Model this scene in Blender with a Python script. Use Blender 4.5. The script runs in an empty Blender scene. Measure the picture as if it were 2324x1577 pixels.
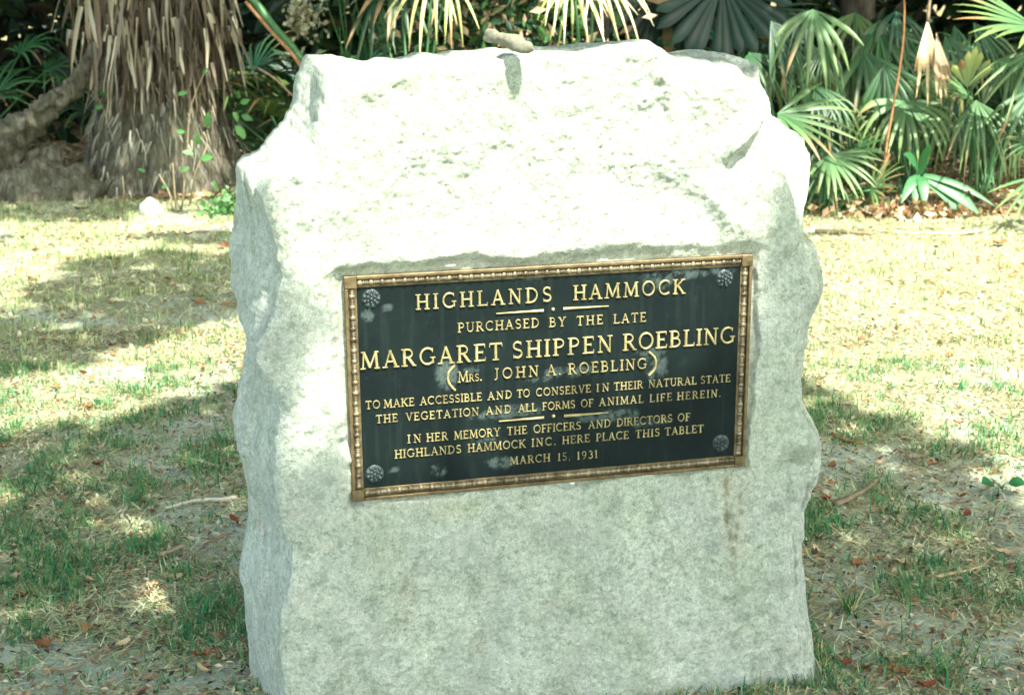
import bpy, math, random
import numpy as np
from mathutils import Vector, Matrix
random.seed(7); RS = np.random.RandomState(11)
scene = bpy.context.scene
COL = scene.collection
PI = math.pi
R_ = math.radians

# ------------------------------------------------------------------ camera
# The camera was solved from the four corners of the bronze tablet (a true rectangle).
FPX, CX, CY = 3153.06, 1162.0, 788.5           # focal length / centre, for a 2324 px wide picture
nz = lambda v: v / np.linalg.norm(v)
DOWN = nz(np.array([91.399, 11911.18, FPX]))
HC = nz(np.array([13813.8, -940.657, FPX]))
FW = np.array([0, 0, 1.0])
_Y = nz(FW - (FW @ DOWN) * DOWN); _Z = -DOWN; _X = np.cross(_Y, _Z)
RW = np.array([_X, _Y, _Z])
CAM = np.array([0, 0, 1.5])
cam_d = bpy.data.cameras.new('camera'); cam = bpy.data.objects.new('camera', cam_d); COL.objects.link(cam)
m = Matrix.Identity(4)
cols = [RW @ np.array([1, 0, 0]), RW @ np.array([0, -1, 0]), RW @ np.array([0, 0, -1])]
for c in range(3):
    for r in range(3): m[r][c] = cols[c][r]
m.translation = Vector(CAM)
cam.matrix_world = m
cam_d.sensor_width = 36; cam_d.lens = FPX / 2324 * 36
cam_d.clip_end = 600; cam_d.clip_start = 0.05
cam_d.dof.use_dof = True; cam_d.dof.focus_distance = 2.75; cam_d.dof.aperture_fstop = 9.0
scene.camera = cam

# ------------------------------------------------------------------ sun, sky, exposure
SUN_AZ, SUN_EL = R_(33), R_(59)                 # azimuth measured from -Y towards +X
TS = np.array([math.sin(SUN_AZ) * math.cos(SUN_EL), -math.cos(SUN_AZ) * math.cos(SUN_EL), math.sin(SUN_EL)])
w = bpy.data.worlds.new('World'); scene.world = w; w.use_nodes = True
nt = w.node_tree; bg = nt.nodes['Background']
sky = nt.nodes.new('ShaderNodeTexSky'); sky.sky_type = 'NISHITA'; sky.sun_disc = False
sky.sun_elevation = SUN_EL; sky.sun_rotation = math.atan2(TS[0], TS[1]); sky.air_density = 1.0; sky.dust_density = 3.5; sky.ozone_density = 0.4
mul = nt.nodes.new('ShaderNodeMix'); mul.data_type = 'RGBA'; mul.blend_type = 'MULTIPLY'; mul.inputs[0].default_value = 1; mul.inputs[7].default_value = (1.0, 1.04, .93, 1)   # hazy, slightly green-white Florida sky
nt.links.new(sky.outputs[0], mul.inputs[6]); nt.links.new(mul.outputs[2], bg.inputs[0]); bg.inputs[1].default_value = 0.15
sl = bpy.data.lights.new('sun', 'SUN'); sl.energy = 2.5; sl.angle = R_(0.53); sl.color = (1.0, 0.975, 0.87)
so = bpy.data.objects.new('sun', sl); COL.objects.link(so)
so.rotation_euler = Vector(TS).to_track_quat('Z', 'Y').to_euler()
vs = scene.view_settings
scene.display_settings.display_device = 'sRGB'
vs.view_transform = 'Standard'; vs.look = 'None'; vs.gamma = 1; vs.use_curve_mapping = False; vs.exposure = 2.6
try:
    vs.use_white_balance = False
except Exception: pass

# ------------------------------------------------------------------ helpers
def ray(px, py): return RW @ np.array([px - CX, py - CY, FPX])
def G(px, py, z=0.0):
    r = ray(px, py); return CAM + r * ((z - CAM[2]) / r[2])
def AT(px, py, y):
    r = ray(px, py); return CAM + r * (y / r[1])
HW = RW @ HC; NR = nz(np.cross(HW, [0, 0, 1])); P0 = G(1855, 1535)
def UV(px, py, off=0.0):
    r = ray(px, py); q = P0 - NR * off; p = CAM + r * (((q - CAM) @ NR) / (r @ NR))
    return np.array([(p - P0) @ HW, p[2]])
def W3(u, v, d=0.0):                            # monument coordinates to world (d = depth behind the face)
    return P0 + HW * u + np.array([0, 0, 1.0]) * v - NR * d

def hsh(i, j, k, s):
    n = (i * 374761393 + j * 668265263 + k * 2147483647 % 1000003 * 1274126177 + s * 362437) & 0xffffffff
    n = ((n ^ (n >> 13)) * 1274126177) & 0xffffffff
    n = (n ^ (n >> 16)) & 0xffffffff
    return n / 4294967295.0
def vnoise(P, s=0):
    P = np.asarray(P, float); I = np.floor(P).astype(np.int64); f = P - I; f = f * f * (3 - 2 * f)
    r = 0
    for a in (0, 1):
        for b in (0, 1):
            for c in (0, 1):
                wt = (f[..., 0] if a else 1 - f[..., 0]) * (f[..., 1] if b else 1 - f[..., 1]) * (f[..., 2] if c else 1 - f[..., 2])
                r = r + wt * hsh(I[..., 0] + a, I[..., 1] + b, I[..., 2] + c, s)
    return r * 2 - 1
def fbm(P, octv=4, s=0, g=0.5):
    r = 0; a = 1.0; t = 0
    for o in range(octv):
        r = r + a * vnoise(P * 2.03 ** o + o * 17.3, s + o); t += a; a *= g
    return r / t
def sstep(a, b, x):
    t = np.clip((x - a) / (b - a), 0, 1); return t * t * (3 - 2 * t)

def mesh_np(name, V, F, mat, parent=None, smooth=True, cols=None):
    me = bpy.data.meshes.new(name)
    V = np.asarray(V, np.float32)
    if isinstance(F, np.ndarray):
        k = F.shape[1]; n = len(F)
        me.vertices.add(len(V)); me.vertices.foreach_set('co', V.ravel())
        me.loops.add(n * k); me.loops.foreach_set('vertex_index', F.astype(np.int32).ravel())
        me.polygons.add(n); me.polygons.foreach_set('loop_start', np.arange(0, n * k, k, dtype=np.int32))
        try: me.polygons.foreach_set('loop_total', np.full(n, k, np.int32))
        except Exception: pass
        me.update(calc_edges=True)
    else:
        me.from_pydata([tuple(map(float, v)) for v in V], [], F); me.update()
    me.polygons.foreach_set('use_smooth', [smooth] * len(me.polygons))
    if cols is not None:
        a = me.color_attributes.new('tint', 'FLOAT_COLOR', 'POINT')
        c = np.ones((len(V), 4), np.float32); c[:, :3] = cols; a.data.foreach_set('color', c.ravel())
    me.validate()
    if mat: me.materials.append(mat)
    o = bpy.data.objects.new(name, me); COL.objects.link(o)
    if parent is not None: o.parent = parent
    return o
def tag(o, label=None, cat=None, group=None, kind=None):
    for k, v in (('label', label), ('category', cat), ('group', group), ('kind', kind)):
        if v: o[k] = v
    return o
def empty(name, loc=(0, 0, 0), label=None, cat=None, group=None):
    o = bpy.data.objects.new(name, None); COL.objects.link(o); o.location = loc; o.empty_display_size = .1
    return tag(o, label, cat, group)
class MB:                                       # collects quads / tris
    def __init__(s): s.V = []; s.F = []; s.C = []; s.n = 0
    def add(s, V, F, c=None):
        V = np.asarray(V, float); s.V.append(V); s.F += [tuple(int(i) + s.n for i in f) for f in F]; s.n += len(V)
        s.C.append(np.tile(c if c is not None else (1, 1, 1), (len(V), 1)))
    def build(s, name, mat, parent=None, smooth=True, off=None, col=False):
        V = np.concatenate(s.V)
        if off is not None: V = V - np.asarray(off)
        return mesh_np(name, V, s.F, mat, parent, smooth, np.concatenate(s.C) if col else None)
def tube_vf(pts, rad, n=8, caps=True, rough=0, seed=0):
    pts = np.asarray(pts, float); m_ = len(pts); V = []; F = []
    up = np.array([.13, .21, .97]); 
    for i in range(m_):
        d = nz(pts[min(i + 1, m_ - 1)] - pts[max(i - 1, 0)])
        a = np.cross(d, up); a = nz(a) if np.linalg.norm(a) > 1e-3 else np.array([1, 0, 0.]); b = np.cross(d, a)
        for k in range(n):
            t = 2 * PI * k / n
            rr = rad[i] * (1 + rough * float(vnoise(np.array([i * .7, math.cos(t) * 1.5 + seed, math.sin(t) * 1.5]))))
            V.append(pts[i] + (a * math.cos(t) + b * math.sin(t)) * rr)
    for i in range(m_ - 1):
        for k in range(n):
            F.append((i * n + k, i * n + (k + 1) % n, (i + 1) * n + (k + 1) % n, (i + 1) * n + k))
    if caps:
        F.append(tuple(range(n - 1, -1, -1))); F.append(tuple((m_ - 1) * n + k for k in range(n)))
    return V, F
def smoothline(pts, n):
    pts = np.asarray(pts, float); t = np.linspace(0, len(pts) - 1, n); out = []
    for x in t:
        i = min(int(x), len(pts) - 2); f = x - i
        p0 = pts[max(i - 1, 0)]; p1 = pts[i]; p2 = pts[i + 1]; p3 = pts[min(i + 2, len(pts) - 1)]
        out.append(.5 * ((2 * p1) + (-p0 + p2) * f + (2 * p0 - 5 * p1 + 4 * p2 - p3) * f * f + (-p0 + 3 * p1 - 3 * p2 + p3) * f ** 3))
    return np.array(out)

# ------------------------------------------------------------------ materials
class NB:
    def __init__(s, name):
        s.m = bpy.data.materials.new(name); s.m.use_nodes = True; s.t = s.m.node_tree; s.p = s.t.nodes['Principled BSDF']; s.out = s.t.nodes['Material Output']
        s.co = s.t.nodes.new('ShaderNodeTexCoord').outputs['Object']
    def L(s, a, b): s.t.links.new(a, b)
    def noise(s, scale, detail=4, rough=.6, vec=None, dist=0):
        n = s.t.nodes.new('ShaderNodeTexNoise'); n.inputs['Scale'].default_value = scale; n.inputs['Detail'].default_value = detail
        n.inputs['Roughness'].default_value = rough; n.inputs['Distortion'].default_value = dist; s.L(vec or s.co, n.inputs['Vector']); return n.outputs['Fac']
    def ramp(s, fac, stops, interp='LINEAR'):
        n = s.t.nodes.new('ShaderNodeValToRGB'); n.color_ramp.interpolation = interp; e = n.color_ramp.elements
        while len(e) < len(stops): e.new(.5)
        for i, (p, c) in enumerate(stops):
            e[i].position = p; e[i].color = (c, c, c, 1) if isinstance(c, (int, float)) else (*c, 1)
        s.L(fac, n.inputs[0]); return n.outputs[0]
    def mix(s, fac, a, b, mode='MIX'):
        n = s.t.nodes.new('ShaderNodeMix'); n.data_type = 'RGBA'; n.blend_type = mode
        for i, x in ((0, fac), (6, a), (7, b)):
            if isinstance(x, (int, float)): n.inputs[i].default_value = x
            elif isinstance(x, tuple): n.inputs[i].default_value = (*x, 1)
            else: s.L(x, n.inputs[i])
        return n.outputs[2]
    def attr(s, name='tint'):
        n = s.t.nodes.new('ShaderNodeAttribute'); n.attribute_name = name; return n.outputs['Color']
    def rnd(s): return s.t.nodes.new('ShaderNodeObjectInfo').outputs['Random']
    def bump(s, h, strength, dist, prev=None):
        n = s.t.nodes.new('ShaderNodeBump'); n.inputs['Strength'].default_value = strength; n.inputs['Distance'].default_value = dist
        s.L(h, n.inputs['Height'])
        if prev: s.L(prev, n.inputs['Normal'])
        s.L(n.outputs[0], s.p.inputs['Normal']); return n.outputs[0]
    def stretch(s, sx, sy, sz):
        n = s.t.nodes.new('ShaderNodeMapping'); n.inputs['Scale'].default_value = (sx, sy, sz); s.L(s.co, n.inputs['Vector']); return n.outputs[0]
    def col(s, c, rough=.8, metal=0, spec=.3):
        if isinstance(c, tuple): s.p.inputs['Base Color'].default_value = (*c, 1)
        else: s.L(c, s.p.inputs['Base Color'])
        s.p.inputs['Roughness'].default_value = rough; s.p.inputs['Metallic'].default_value = metal; s.p.inputs['Specular IOR Level'].default_value = spec
        return s.m
    def translucent(s, c, f=.3):
        t = s.t.nodes.new('ShaderNodeBsdfTranslucent'); mx = s.t.nodes.new('ShaderNodeMixShader'); mx.inputs[0].default_value = f
        if isinstance(c, tuple): t.inputs[0].default_value = (*c, 1)
        else: s.L(c, t.inputs[0])
        s.L(s.p.outputs[0], mx.inputs[1]); s.L(t.outputs[0], mx.inputs[2]); s.L(mx.outputs[0], s.out.inputs[0])

def mat_stone():
    b = NB('rough_pale_stone')
    big = b.ramp(b.noise(3.2, 5, .6), [(.3, (.63, .655, .565)), (.5, (.725, .745, .665)), (.72, (.79, .80, .735))])
    fine = b.mix(1.0, b.ramp(b.noise(110, 6, .8), [(.36, (.58, .62, .57)), (.47, (.92, .94, .91)), (.60, (1.12, 1.12, 1.1))]), b.ramp(b.noise(34, 5, .75), [(.34, (.62, .67, .61)), (.48, (.93, .955, .92)), (.64, (1.1, 1.1, 1.08))]), 'MULTIPLY')
    c = b.mix(1.0, big, fine, 'MULTIPLY')
    c = b.mix(1.0, c, b.ramp(b.noise(330, 3, .8), [(.34, (.62, .65, .61)), (.48, (.97, .97, .97)), (.64, (1.12, 1.12, 1.1))]), 'MULTIPLY')
    spot = b.ramp(b.noise(17, 4, .7), [(.60, 0.0), (.72, .6)])
    c = b.mix(spot, c, (.56, .50, .38))
    grey = b.ramp(b.noise(9, 5, .7, dist=.5), [(.46, 0.0), (.72, .5)])
    c = b.mix(grey, c, (.43, .47, .42))
    c = b.mix(1.0, c, b.attr(), 'MULTIPLY')
    n1 = b.bump(b.noise(38, 8, .72), .8, .014)
    n2 = b.bump(b.noise(150, 6, .8), 1.0, .008, n1)
    return b.col(c, .86, 0, .25)
M_STONE = mat_stone()
def mat_plaque():
    b = NB('dark_bronze')
    c0 = b.ramp(b.noise(9, 5, .6), [(.35, (.0038, .008, .0085)), (.65, (.006, .0125, .0115))])
    ox = b.ramp(b.noise(260, 3, .7), [(.3, (.03, .045, .042)), (.7, (.085, .115, .105))])
    c = b.mix(b.attr(), c0, ox)
    b.bump(b.noise(320, 3, .6), .25, .001)
    return b.col(c, .6, 0, .12)
M_PLQ = mat_plaque()
def mat_brass(name, lo, hi, rough=.42, metal=.55, bumps=400):
    b = NB(name); c = b.ramp(b.noise(45, 5, .7), [(.35, lo), (.62, hi)])
    b.bump(b.noise(bumps, 3, .6), .2, .0008)
    return b.col(c, rough, metal, .5)
M_LET = mat_brass('worn_gold_letters', (.22, .18, .08), (.50, .42, .20), .45, .4)
M_RAIL = mat_brass('brown_brass', (.07, .048, .022), (.19, .14, .065), .48, .4)
M_BEAD = mat_brass('beaded_brass', (.06, .045, .025), (.28, .23, .14), .36, .5)
M_ROS = mat_brass('verdigris_rosette', (.006, .012, .012), (.055, .08, .078), .42, .2, 300)
M_MORT = NB('white_mortar').col((.8, .8, .76), .9)

def mat_ground():
    b = NB('sandy_lawn_soil')
    sand = b.ramp(b.noise(2.4, 6, .65), [(.35, (.33, .33, .215)), (.52, (.47, .50, .39)), (.7, (.56, .59, .50))])
    fn = b.ramp(b.noise(60, 8, .8), [(.3, .62), (.6, 1.12)])
    c = b.mix(1.0, sand, fn, 'MULTIPLY')
    debris = b.ramp(b.noise(26, 7, .8, dist=1.2), [(.52, 0.0), (.62, .8)])
    c = b.mix(debris, c, (.10, .075, .045))
    c = b.mix(1.0, c, b.attr(), 'MULTIPLY')
    n1 = b.bump(b.noise(22, 8, .75), .7, .03)
    b.bump(b.noise(150, 5, .8), .5, .006, n1)
    return b.col(c, .95, 0, .1)
M_GROUND = mat_ground()
def mat_veg(name, rough=.6, tr=.3, spec=.35, attr=True, c=None, rnd=None, bumpy=False, tgain=(1.2, 1.35, .6)):
    b = NB(name)
    base = b.attr() if attr else c
    if not attr and not isinstance(c, tuple): base = c
    if rnd:
        base = b.mix(1.0, base, b.ramp(b.rnd(), rnd), 'MULTIPLY')
    b.col(base, rough, 0, spec)
    if tr:
        tc = b.mix(1.0, base, tgain, 'MULTIPLY'); b.translucent(tc, tr)
    return b.m
M_GRASS = mat_veg('grass_blades', .55, .35)
M_STRAW = mat_veg('dry_straw', .8, .15, .2)
M_PALM = mat_veg('palm_leaf', .42, .16, .35, rnd=[(0, (.8, .85, .8)), (1, (1.15, 1.1, 1.1))])
M_LEAF = mat_veg('leaf_mass', .5, .25, .4)
M_OAK = mat_veg('oak_leaves', .5, .5, .3)
def mat_bark():
    b = NB('fibrous_bark')
    v = b.stretch(14, 14, 2.5)
    c = b.ramp(b.noise(1.6, 8, .75, v), [(.3, (.025, .02, .014)), (.48, (.12, .105, .075)), (.62, (.27, .255, .20)), (.75, (.42, .41, .34))])
    c = b.mix(b.ramp(b.noise(5, 4, .6), [(.45, 0.0), (.6, .5)]), c, (.13, .14, .085))
    n = b.bump(b.noise(1.6, 8, .75, v), .9, .05); b.bump(b.noise(45, 6, .8), .6, .015, n)
    return b.col(c, .95, 0, .1)
M_BARK = mat_bark()
def mat_dark_bark():
    b = NB('dark_bark'); c = b.ramp(b.noise(1.2, 7, .7, b.stretch(9, 9, 2)), [(.35, (.03, .025, .018)), (.6, (.12, .10, .075)), (.72, (.25, .25, .2))])
    b.bump(b.noise(12, 7, .8), .8, .03); return b.col(c, .95, 0, .1)
M_DBARK = mat_dark_bark()
def mat_drystuff(name, stops, rough=.85, scale=30):
    b = NB(name); c = b.ramp(b.noise(scale, 5, .7), [(.3, stops[0]), (.7, stops[1])])
    c = b.mix(1.0, c, b.ramp(b.rnd(), [(0, (.72, .72, .72)), (1, (1.25, 1.2, 1.15))]), 'MULTIPLY')
    b.bump(b.noise(90, 4, .7), .4, .003); return b.col(c, rough, 0, .25)
M_STRIP = mat_veg('dead_palm_strips', .8, .12, .2, tgain=(1.2, 1.1, .8))
M_BROWNLEAF = mat_drystuff('brown_leaf', ((.17, .075, .03), (.33, .165, .07)))
M_TANLEAF = mat_drystuff('tan_leaf', ((.33, .24, .13), (.52, .42, .26)))
M_REDLEAF = mat_drystuff('red_brown_leaf', ((.16, .045, .022), (.30, .10, .05)))
M_PALESTICK = mat_drystuff('pale_stick', ((.40, .36, .28), (.62, .58, .48)))
M_TWIG = mat_drystuff('brown_twig', ((.16, .12, .075), (.30, .24, .16)))
M_ORSTEM = mat_drystuff('orange_petiole', ((.17, .085, .035), (.32, .17, .075)), .6)
M_GRSTEM = NB('green_petiole').col((.05, .14, .05), .45)
M_SKIN = None

# ------------------------------------------------------------------ ground
def height(x, y):
    P = np.stack([x * 1.1, y * 1.1, np.zeros_like(x)], -1)
    h = .028 * fbm(P, 3, 3) + .008 * fbm(P * 6, 3, 5) + .004 * fbm(P * 22, 2, 8)
    near = np.exp(-(((x - .1) / .9) ** 2 + ((y - 2.85) / .5) ** 2))
    far = sstep(10.5, 16, y) * .06 * fbm(P * .6, 3, 9)
    return h * (1 - .6 * near) + far
def axis(lo, hi, a, b_, fine, coarse):
    c = np.concatenate([np.arange(a, b_, fine)]); s = fine; L = [a]; 
    while L[-1] > lo: s *= 1.22; L.append(L[-1] - s)
    s = fine; Rr = [b_]
    while Rr[-1] < hi: s *= 1.22; Rr.append(Rr[-1] + s)
    return np.array(sorted(set(L[1:] + list(c) + Rr)))
gx = axis(-300, 300, -4.2, 4.4, .03, 5); gy = axis(-300, 400, 1.8, 12.0, .03, 5)
X, Y = np.meshgrid(gx, gy); Zg = height(X, Y)
def wood(x, y):                                 # 1 = woodland floor
    n = .45 * fbm(np.stack([x * .9, y * .9, x * 0], -1), 3, 21)
    edge = np.where(x < 0, 9.75, 8.75)
    return sstep(-.15, .5, y + n - edge)
def barefn(x, y):                               # 1 = bare sand
    P = np.stack([x * 2.6, y * 1.9, x * 0], -1)
    n = fbm(P, 4, 31, .65)
    k = .07 + .22 * np.exp(-((y - 2.9) / .85) ** 2) * 1.0 - .25 * sstep(3.9, 4.8, y)
    return sstep(-.02, .28, n + k)
bare = barefn(X, Y); wd = wood(X, Y)
tint = np.ones(X.shape + (3,))
tint *= (np.array([.70, .72, .58]) * (1 - bare)[..., None] + np.array([1.0, 1.06, 1.08]) * bare[..., None])
tint *= (1 - wd)[..., None] + wd[..., None] * np.array([.60, .46, .34])
ny, nx = X.shape
idx = np.arange(ny * nx).reshape(ny, nx)
Fq = np.stack([idx[:-1, :-1].ravel(), idx[:-1, 1:].ravel(), idx[1:, 1:].ravel(), idx[1:, :-1].ravel()], 1)
g_ = mesh_np('ground', np.stack([X.ravel(), Y.ravel(), Zg.ravel()], 1), Fq, M_GROUND, cols=tint.reshape(-1, 3))
tag(g_, kind='structure')
def hz(x, y): return float(height(np.array([float(x)]), np.array([float(y)]))[0])

# ------------------------------------------------------------------ the monument stone
SIL = [(700,123,.10),(730,125,.11),(760,128,.12),(800,136,.12),(850,140,.12),(900,136,.12),(960,123,.12),(1000,122,.13),(1040,118,.14),(1100,113,.14),(1200,108,.14),(1330,104,.14),(1400,100,.13),(1470,91,.10),(1484,99,.10),(1500,112,.12),(1535,126,.14),(1560,120,.16),(1590,112,.18),(1640,119,.18),(1680,128,.16),(1712,145,.14),(1722,150,.12),
 (1728,195,.10),(1745,228,.08),(1753,262,.08),(1790,290,.10),(1824,316,.12),(1837,350,.12),(1838,400,.10),(1832,450,.06),(1822,492,.05),(1826,525,.05),(1845,550,.06),(1860,590,.08),(1867,640,.08),(1862,680,.08),(1840,725,.08),(1828,790,.10),(1820,860,.12),(1823,910,.12),(1842,950,.10),(1858,990,.08),(1865,1020,.08),(1858,1070,.08),(1840,1110,.08),(1826,1170,.08),(1821,1250,.08),(1827,1350,.08),(1838,1420,.06),(1850,1500,.06),(1856,1560,.06),(1862,1700,.06),
 (1500,1780,.10),(1000,1800,.10),(585,1800,.25),(578,1700,.3),
 (570,1577,.30),(566,1480,.30),(558,1403,.30),(553,1347,.30),(545,1307,.30),(546,1271,.30),(560,1215,.30),(564,1156,.30),(557,1090,.28),(545,1040,.26),(531,985,.26),(533,930,.26),(545,870,.26),(560,800,.26),(557,760,.26),(541,710,.26),(527,640,.26),(521,590,.26),(524,550,.26),(532,490,.26),(537,440,.25),(533,400,.22),(540,372,.2),(551,361,.2),(586,347,.2),(615,318,.18),(650,270,.16),(671,227,.15),(676,190,.14),(684,158,.12)]
RID = [(768,165),(850,170),(950,152),(1050,138),(1200,128),(1350,120),(1455,106),(1490,130),(1540,152),(1600,168),(1670,176),(1706,192),
 (1712,215),(1728,250),(1738,285),(1762,335),(1775,400),(1795,440),(1802,500),(1802,560),(1836,600),(1847,640),(1838,690),(1808,740),(1802,860),(1808,930),(1833,985),(1844,1020),(1832,1060),(1812,1110),(1797,1200),(1802,1350),(1817,1450),(1832,1540),(1842,1690),
 (1500,1740),(1000,1760),(690,1765),
 (655,1640),(648,1560),(634,1480),(641,1400),(657,1330),(664,1250),(642,1200),(627,1140),(621,1050),(630,960),(634,900),(606,862),(584,822),(586,780),(612,730),(632,680),(641,620),(628,560),(607,500),(594,450),(606,420),(655,385),(722,338),(746,270),(760,200)]
CEN = UV(1200, 850)
def polar(pts):
    P = []
    for i in range(len(pts)):
        a = np.array(pts[i]); b = np.array(pts[(i + 1) % len(pts)])
        for t in np.linspace(0, 1, 6)[:-1]:
            q = a + (b - a) * t; uv = UV(q[0], q[1], q[2]) - CEN
            P.append((math.atan2(uv[1], uv[0]), math.hypot(*uv), q[2]))
    P.sort(); P = np.array(P)
    P = np.concatenate([P[-3:] - [2 * PI, 0, 0], P, P[:3] + [2 * PI, 0, 0]])
    return P
TH = np.linspace(-PI, PI, 1301)[:-1]; NT = len(TH)
ps = polar(SIL); pr = polar([(a, b, 0.0) for a, b in RID])
rS = np.interp(TH, ps[:, 0], ps[:, 1]); dS = np.interp(TH, ps[:, 0], ps[:, 2]); rF = np.interp(TH, pr[:, 0], pr[:, 1])
_c = np.stack([np.cos(TH) * 6, np.sin(TH) * 6, TH * 0], -1)
_q = np.abs(vnoise(_c * 3.1, 801)) * .007 + np.abs(vnoise(_c * 7.7, 802)) * .0030 + vnoise(_c * 17, 803) * .0010 + vnoise(_c * 38, 804) * .0006
_q2 = np.abs(vnoise(_c * 3.6, 811)) * .009 + np.abs(vnoise(_c * 8.3, 812)) * .0035 + vnoise(_c * 19, 813) * .0012 + vnoise(_c * 38, 814) * .0008
rS = rS + (_q - _q.mean()); rF = np.minimum(rF + (_q2 - _q2.mean()), np.maximum(rS, rF - .01) + .02)
PL_TL, PL_BR = UV(780, 628), UV(1690, 1057)
pc = (PL_TL + PL_BR) / 2; PW, PH = PL_BR[0] - PL_TL[0], PL_TL[1] - PL_BR[1]
cellp = RS.rand(150, 2) * [1.6, 1.7] + [-1.45, -.15]; cellt = RS.randn(150, 3)
def segd(u, v, a, b):
    a = UV(*a); b = UV(*b); ab = b - a; L = ab @ ab
    t = np.clip(((u - a[0]) * ab[0] + (v - a[1]) * ab[1]) / L, 0, 1)
    dx = u - a[0] - t * ab[0]; dy = v - a[1] - t * ab[1]
    side = (ab[0] * dy - ab[1] * dx) / math.sqrt(L)
    return np.hypot(dx, dy), side, t
def gau(u, v, p, r, ry=None):
    c = UV(*p); return np.exp(-((u - c[0]) / r) ** 2 - ((v - c[1]) / (ry or r)) ** 2)
def relief(u, v):                               # outward relief of the front face, metres
    P = np.stack([u, v, u * 0 + 2.2], -1)
    # faceted, chiselled base: blended tilted planes
    wu = u + .03 * vnoise(P * 9, 61); wv = v + .03 * vnoise(P * 9, 62)
    num = 0; den = 1e-9
    for i in range(len(cellp)):
        dx = wu - cellp[i, 0]; dy = wv - cellp[i, 1]
        w_ = np.exp(-(dx * dx + dy * dy) * 230)
        num = num + w_ * (cellt[i, 0] * .006 + cellt[i, 1] * .056 * dx + cellt[i, 2] * .040 * dy); den = den + w_
    d = num / (den + 1e-6)
    d += .010 * fbm(P * 4, 3, 1) + .0042 * fbm(P * 13, 3, 17)
    # diagonal pick marks
    Q = np.stack([(u + v) * 13, (u - v) * 34, u * 0], -1)
    d += .0032 * (np.abs(fbm(Q, 3, 4)) - .2) * 1.6 + .0036 * fbm(P * 38, 4, 7, .7) + .0014 * vnoise(P * 130, 9)
    pits = fbm(P * 30, 3, 19); d -= .0016 * sstep(.25, .6, pits)
    ch = np.abs(fbm(P * np.array([5, 7, 5]) + .35 * fbm(P * 14, 2, 23)[..., None], 2, 22)); d += .0040 * (sstep(0, .34, ch) - .6)
    # features read off the photograph
    d -= .020 * gau(u, v, (905, 205), .030, .022) * 1.0
    d += .012 * gau(u, v, (850, 205), .05, .02)
    D, s, t = segd(u, v, (1755, 262), (1630, 385)); d += .034 * np.exp(-(D / .035) ** 2) * np.tanh(s / -.012) * 4 * t * (1 - t)
    d += .004 * gau(u, v, (1480, 215), .05, .07) * fbm(P * 60, 2, 12) * 2 + .010 * gau(u, v, (1720, 330), .05, .07) * fbm(P * 50, 2, 13)
    D, s, t = segd(u, v, (1500, 150), (1530, 320)); d += .006 * np.exp(-(D / .03) ** 2) * np.tanh(s / .01) * 4 * t * (1 - t)
    D, s, t = segd(u, v, (1850, 520), (1770, 600)); d += .026 * np.exp(-(D / .04) ** 2) * np.tanh(s / -.01) * 4 * t * (1 - t)
    d += .02 * gau(u, v, (1815, 1005), .04, .022) - .016 * gau(u, v, (1800, 1062), .05, .02)
    D, s, t = segd(u, v, (1790, 1090), (1745, 1330)); d += .008 * np.exp(-(D / .03) ** 2) * np.tanh(s / .008) * 4 * t * (1 - t)
    D, s, t = segd(u, v, (600, 870), (640, 935)); d -= .012 * np.exp(-(D / .012) ** 2)
    D, s, t = segd(u, v, (790, 1500), (735, 1600)); d += .006 * np.exp(-(D / .05) ** 2) * np.tanh(s / -.004) * 4 * t * (1 - t)
    D, s, t = segd(u, v, (640, 1500), (800, 1520)); d -= .008 * np.exp(-(D / .03) ** 2)
    d += .012 * gau(u, v, (1000, 330), .2, .08) + .008 * gau(u, v, (680, 950), .05, .15)
    # cut recess for the tablet
    au = np.abs(u - pc[0]) - PW / 2; av = np.abs(v - pc[1]) - PH / 2
    up = sstep(-.1, .1, v - pc[1]); lf = sstep(.05, -.05, u - pc[0])
    wob = .012 * vnoise(P * 9, 40) + .006 * vnoise(P * 22, 41) + .004 * vnoise(P * 60, 42)
    dist = np.where((au > 0) & (av > 0), np.hypot(au, av), np.maximum(au, av)) + wob
    lift = .003 + .008 * sstep(-.05, .05, v - pc[1] - PH / 2 + .0) * sstep(.1, -.05, au - .02) + .014 * sstep(.05, -.04, u - pc[0] + PW / 2) * sstep(.08, -.03, av)
    wdt = .008 + .026 * sstep(-.04, .01, v - pc[1] - PH / 2) + .026 * sstep(.01, -.03, u - pc[0] + PW / 2) * sstep(.02, -.02, av)
    flat = sstep(.004, .004 + wdt * 1.0, dist)
    near = np.exp(-np.clip(dist, 0, 9) / .10)
    d = d * (1 - .72 * near) + lift * np.exp(-np.clip(dist, 0, 9) / .16)
    d = d * flat + (-.0095 + .0016 * fbm(P * 60, 2, 15)) * (1 - flat)
    return d
NRr = 300
rr = np.linspace(0.12, 1, NRr) 
V = []
RRg, THg = np.meshgrid(rr, TH, indexing='ij')
uF = CEN[0] + RRg * rF[None] * np.cos(THg); vF = CEN[1] + RRg * rF[None] * np.sin(THg)
dF = np.zeros_like(uF)
for a in range(0, NRr, 50): dF[a:a + 50] = relief(uF[a:a + 50], vF[a:a + 50])
rim = sstep(.965, 1, RRg); dF -= .006 * rim ** 2
NSd = 60
ts = np.linspace(0, 1, NSd + 1)[1:]
TTg, TH2 = np.meshgrid(ts, TH, indexing='ij')
rad = rF[None] + (rS - rF)[None] * TTg ** 1.15
lst = dF[-1][None]
dep = -lst * (1 - TTg) + dS[None] * TTg ** .9
uS = CEN[0] + rad * np.cos(TH2); vS = CEN[1] + rad * np.sin(TH2)
PN = np.stack([uS, vS, dep], -1)
env = np.sin(PI * np.clip(TTg, 0, 1)) ** .7
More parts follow.
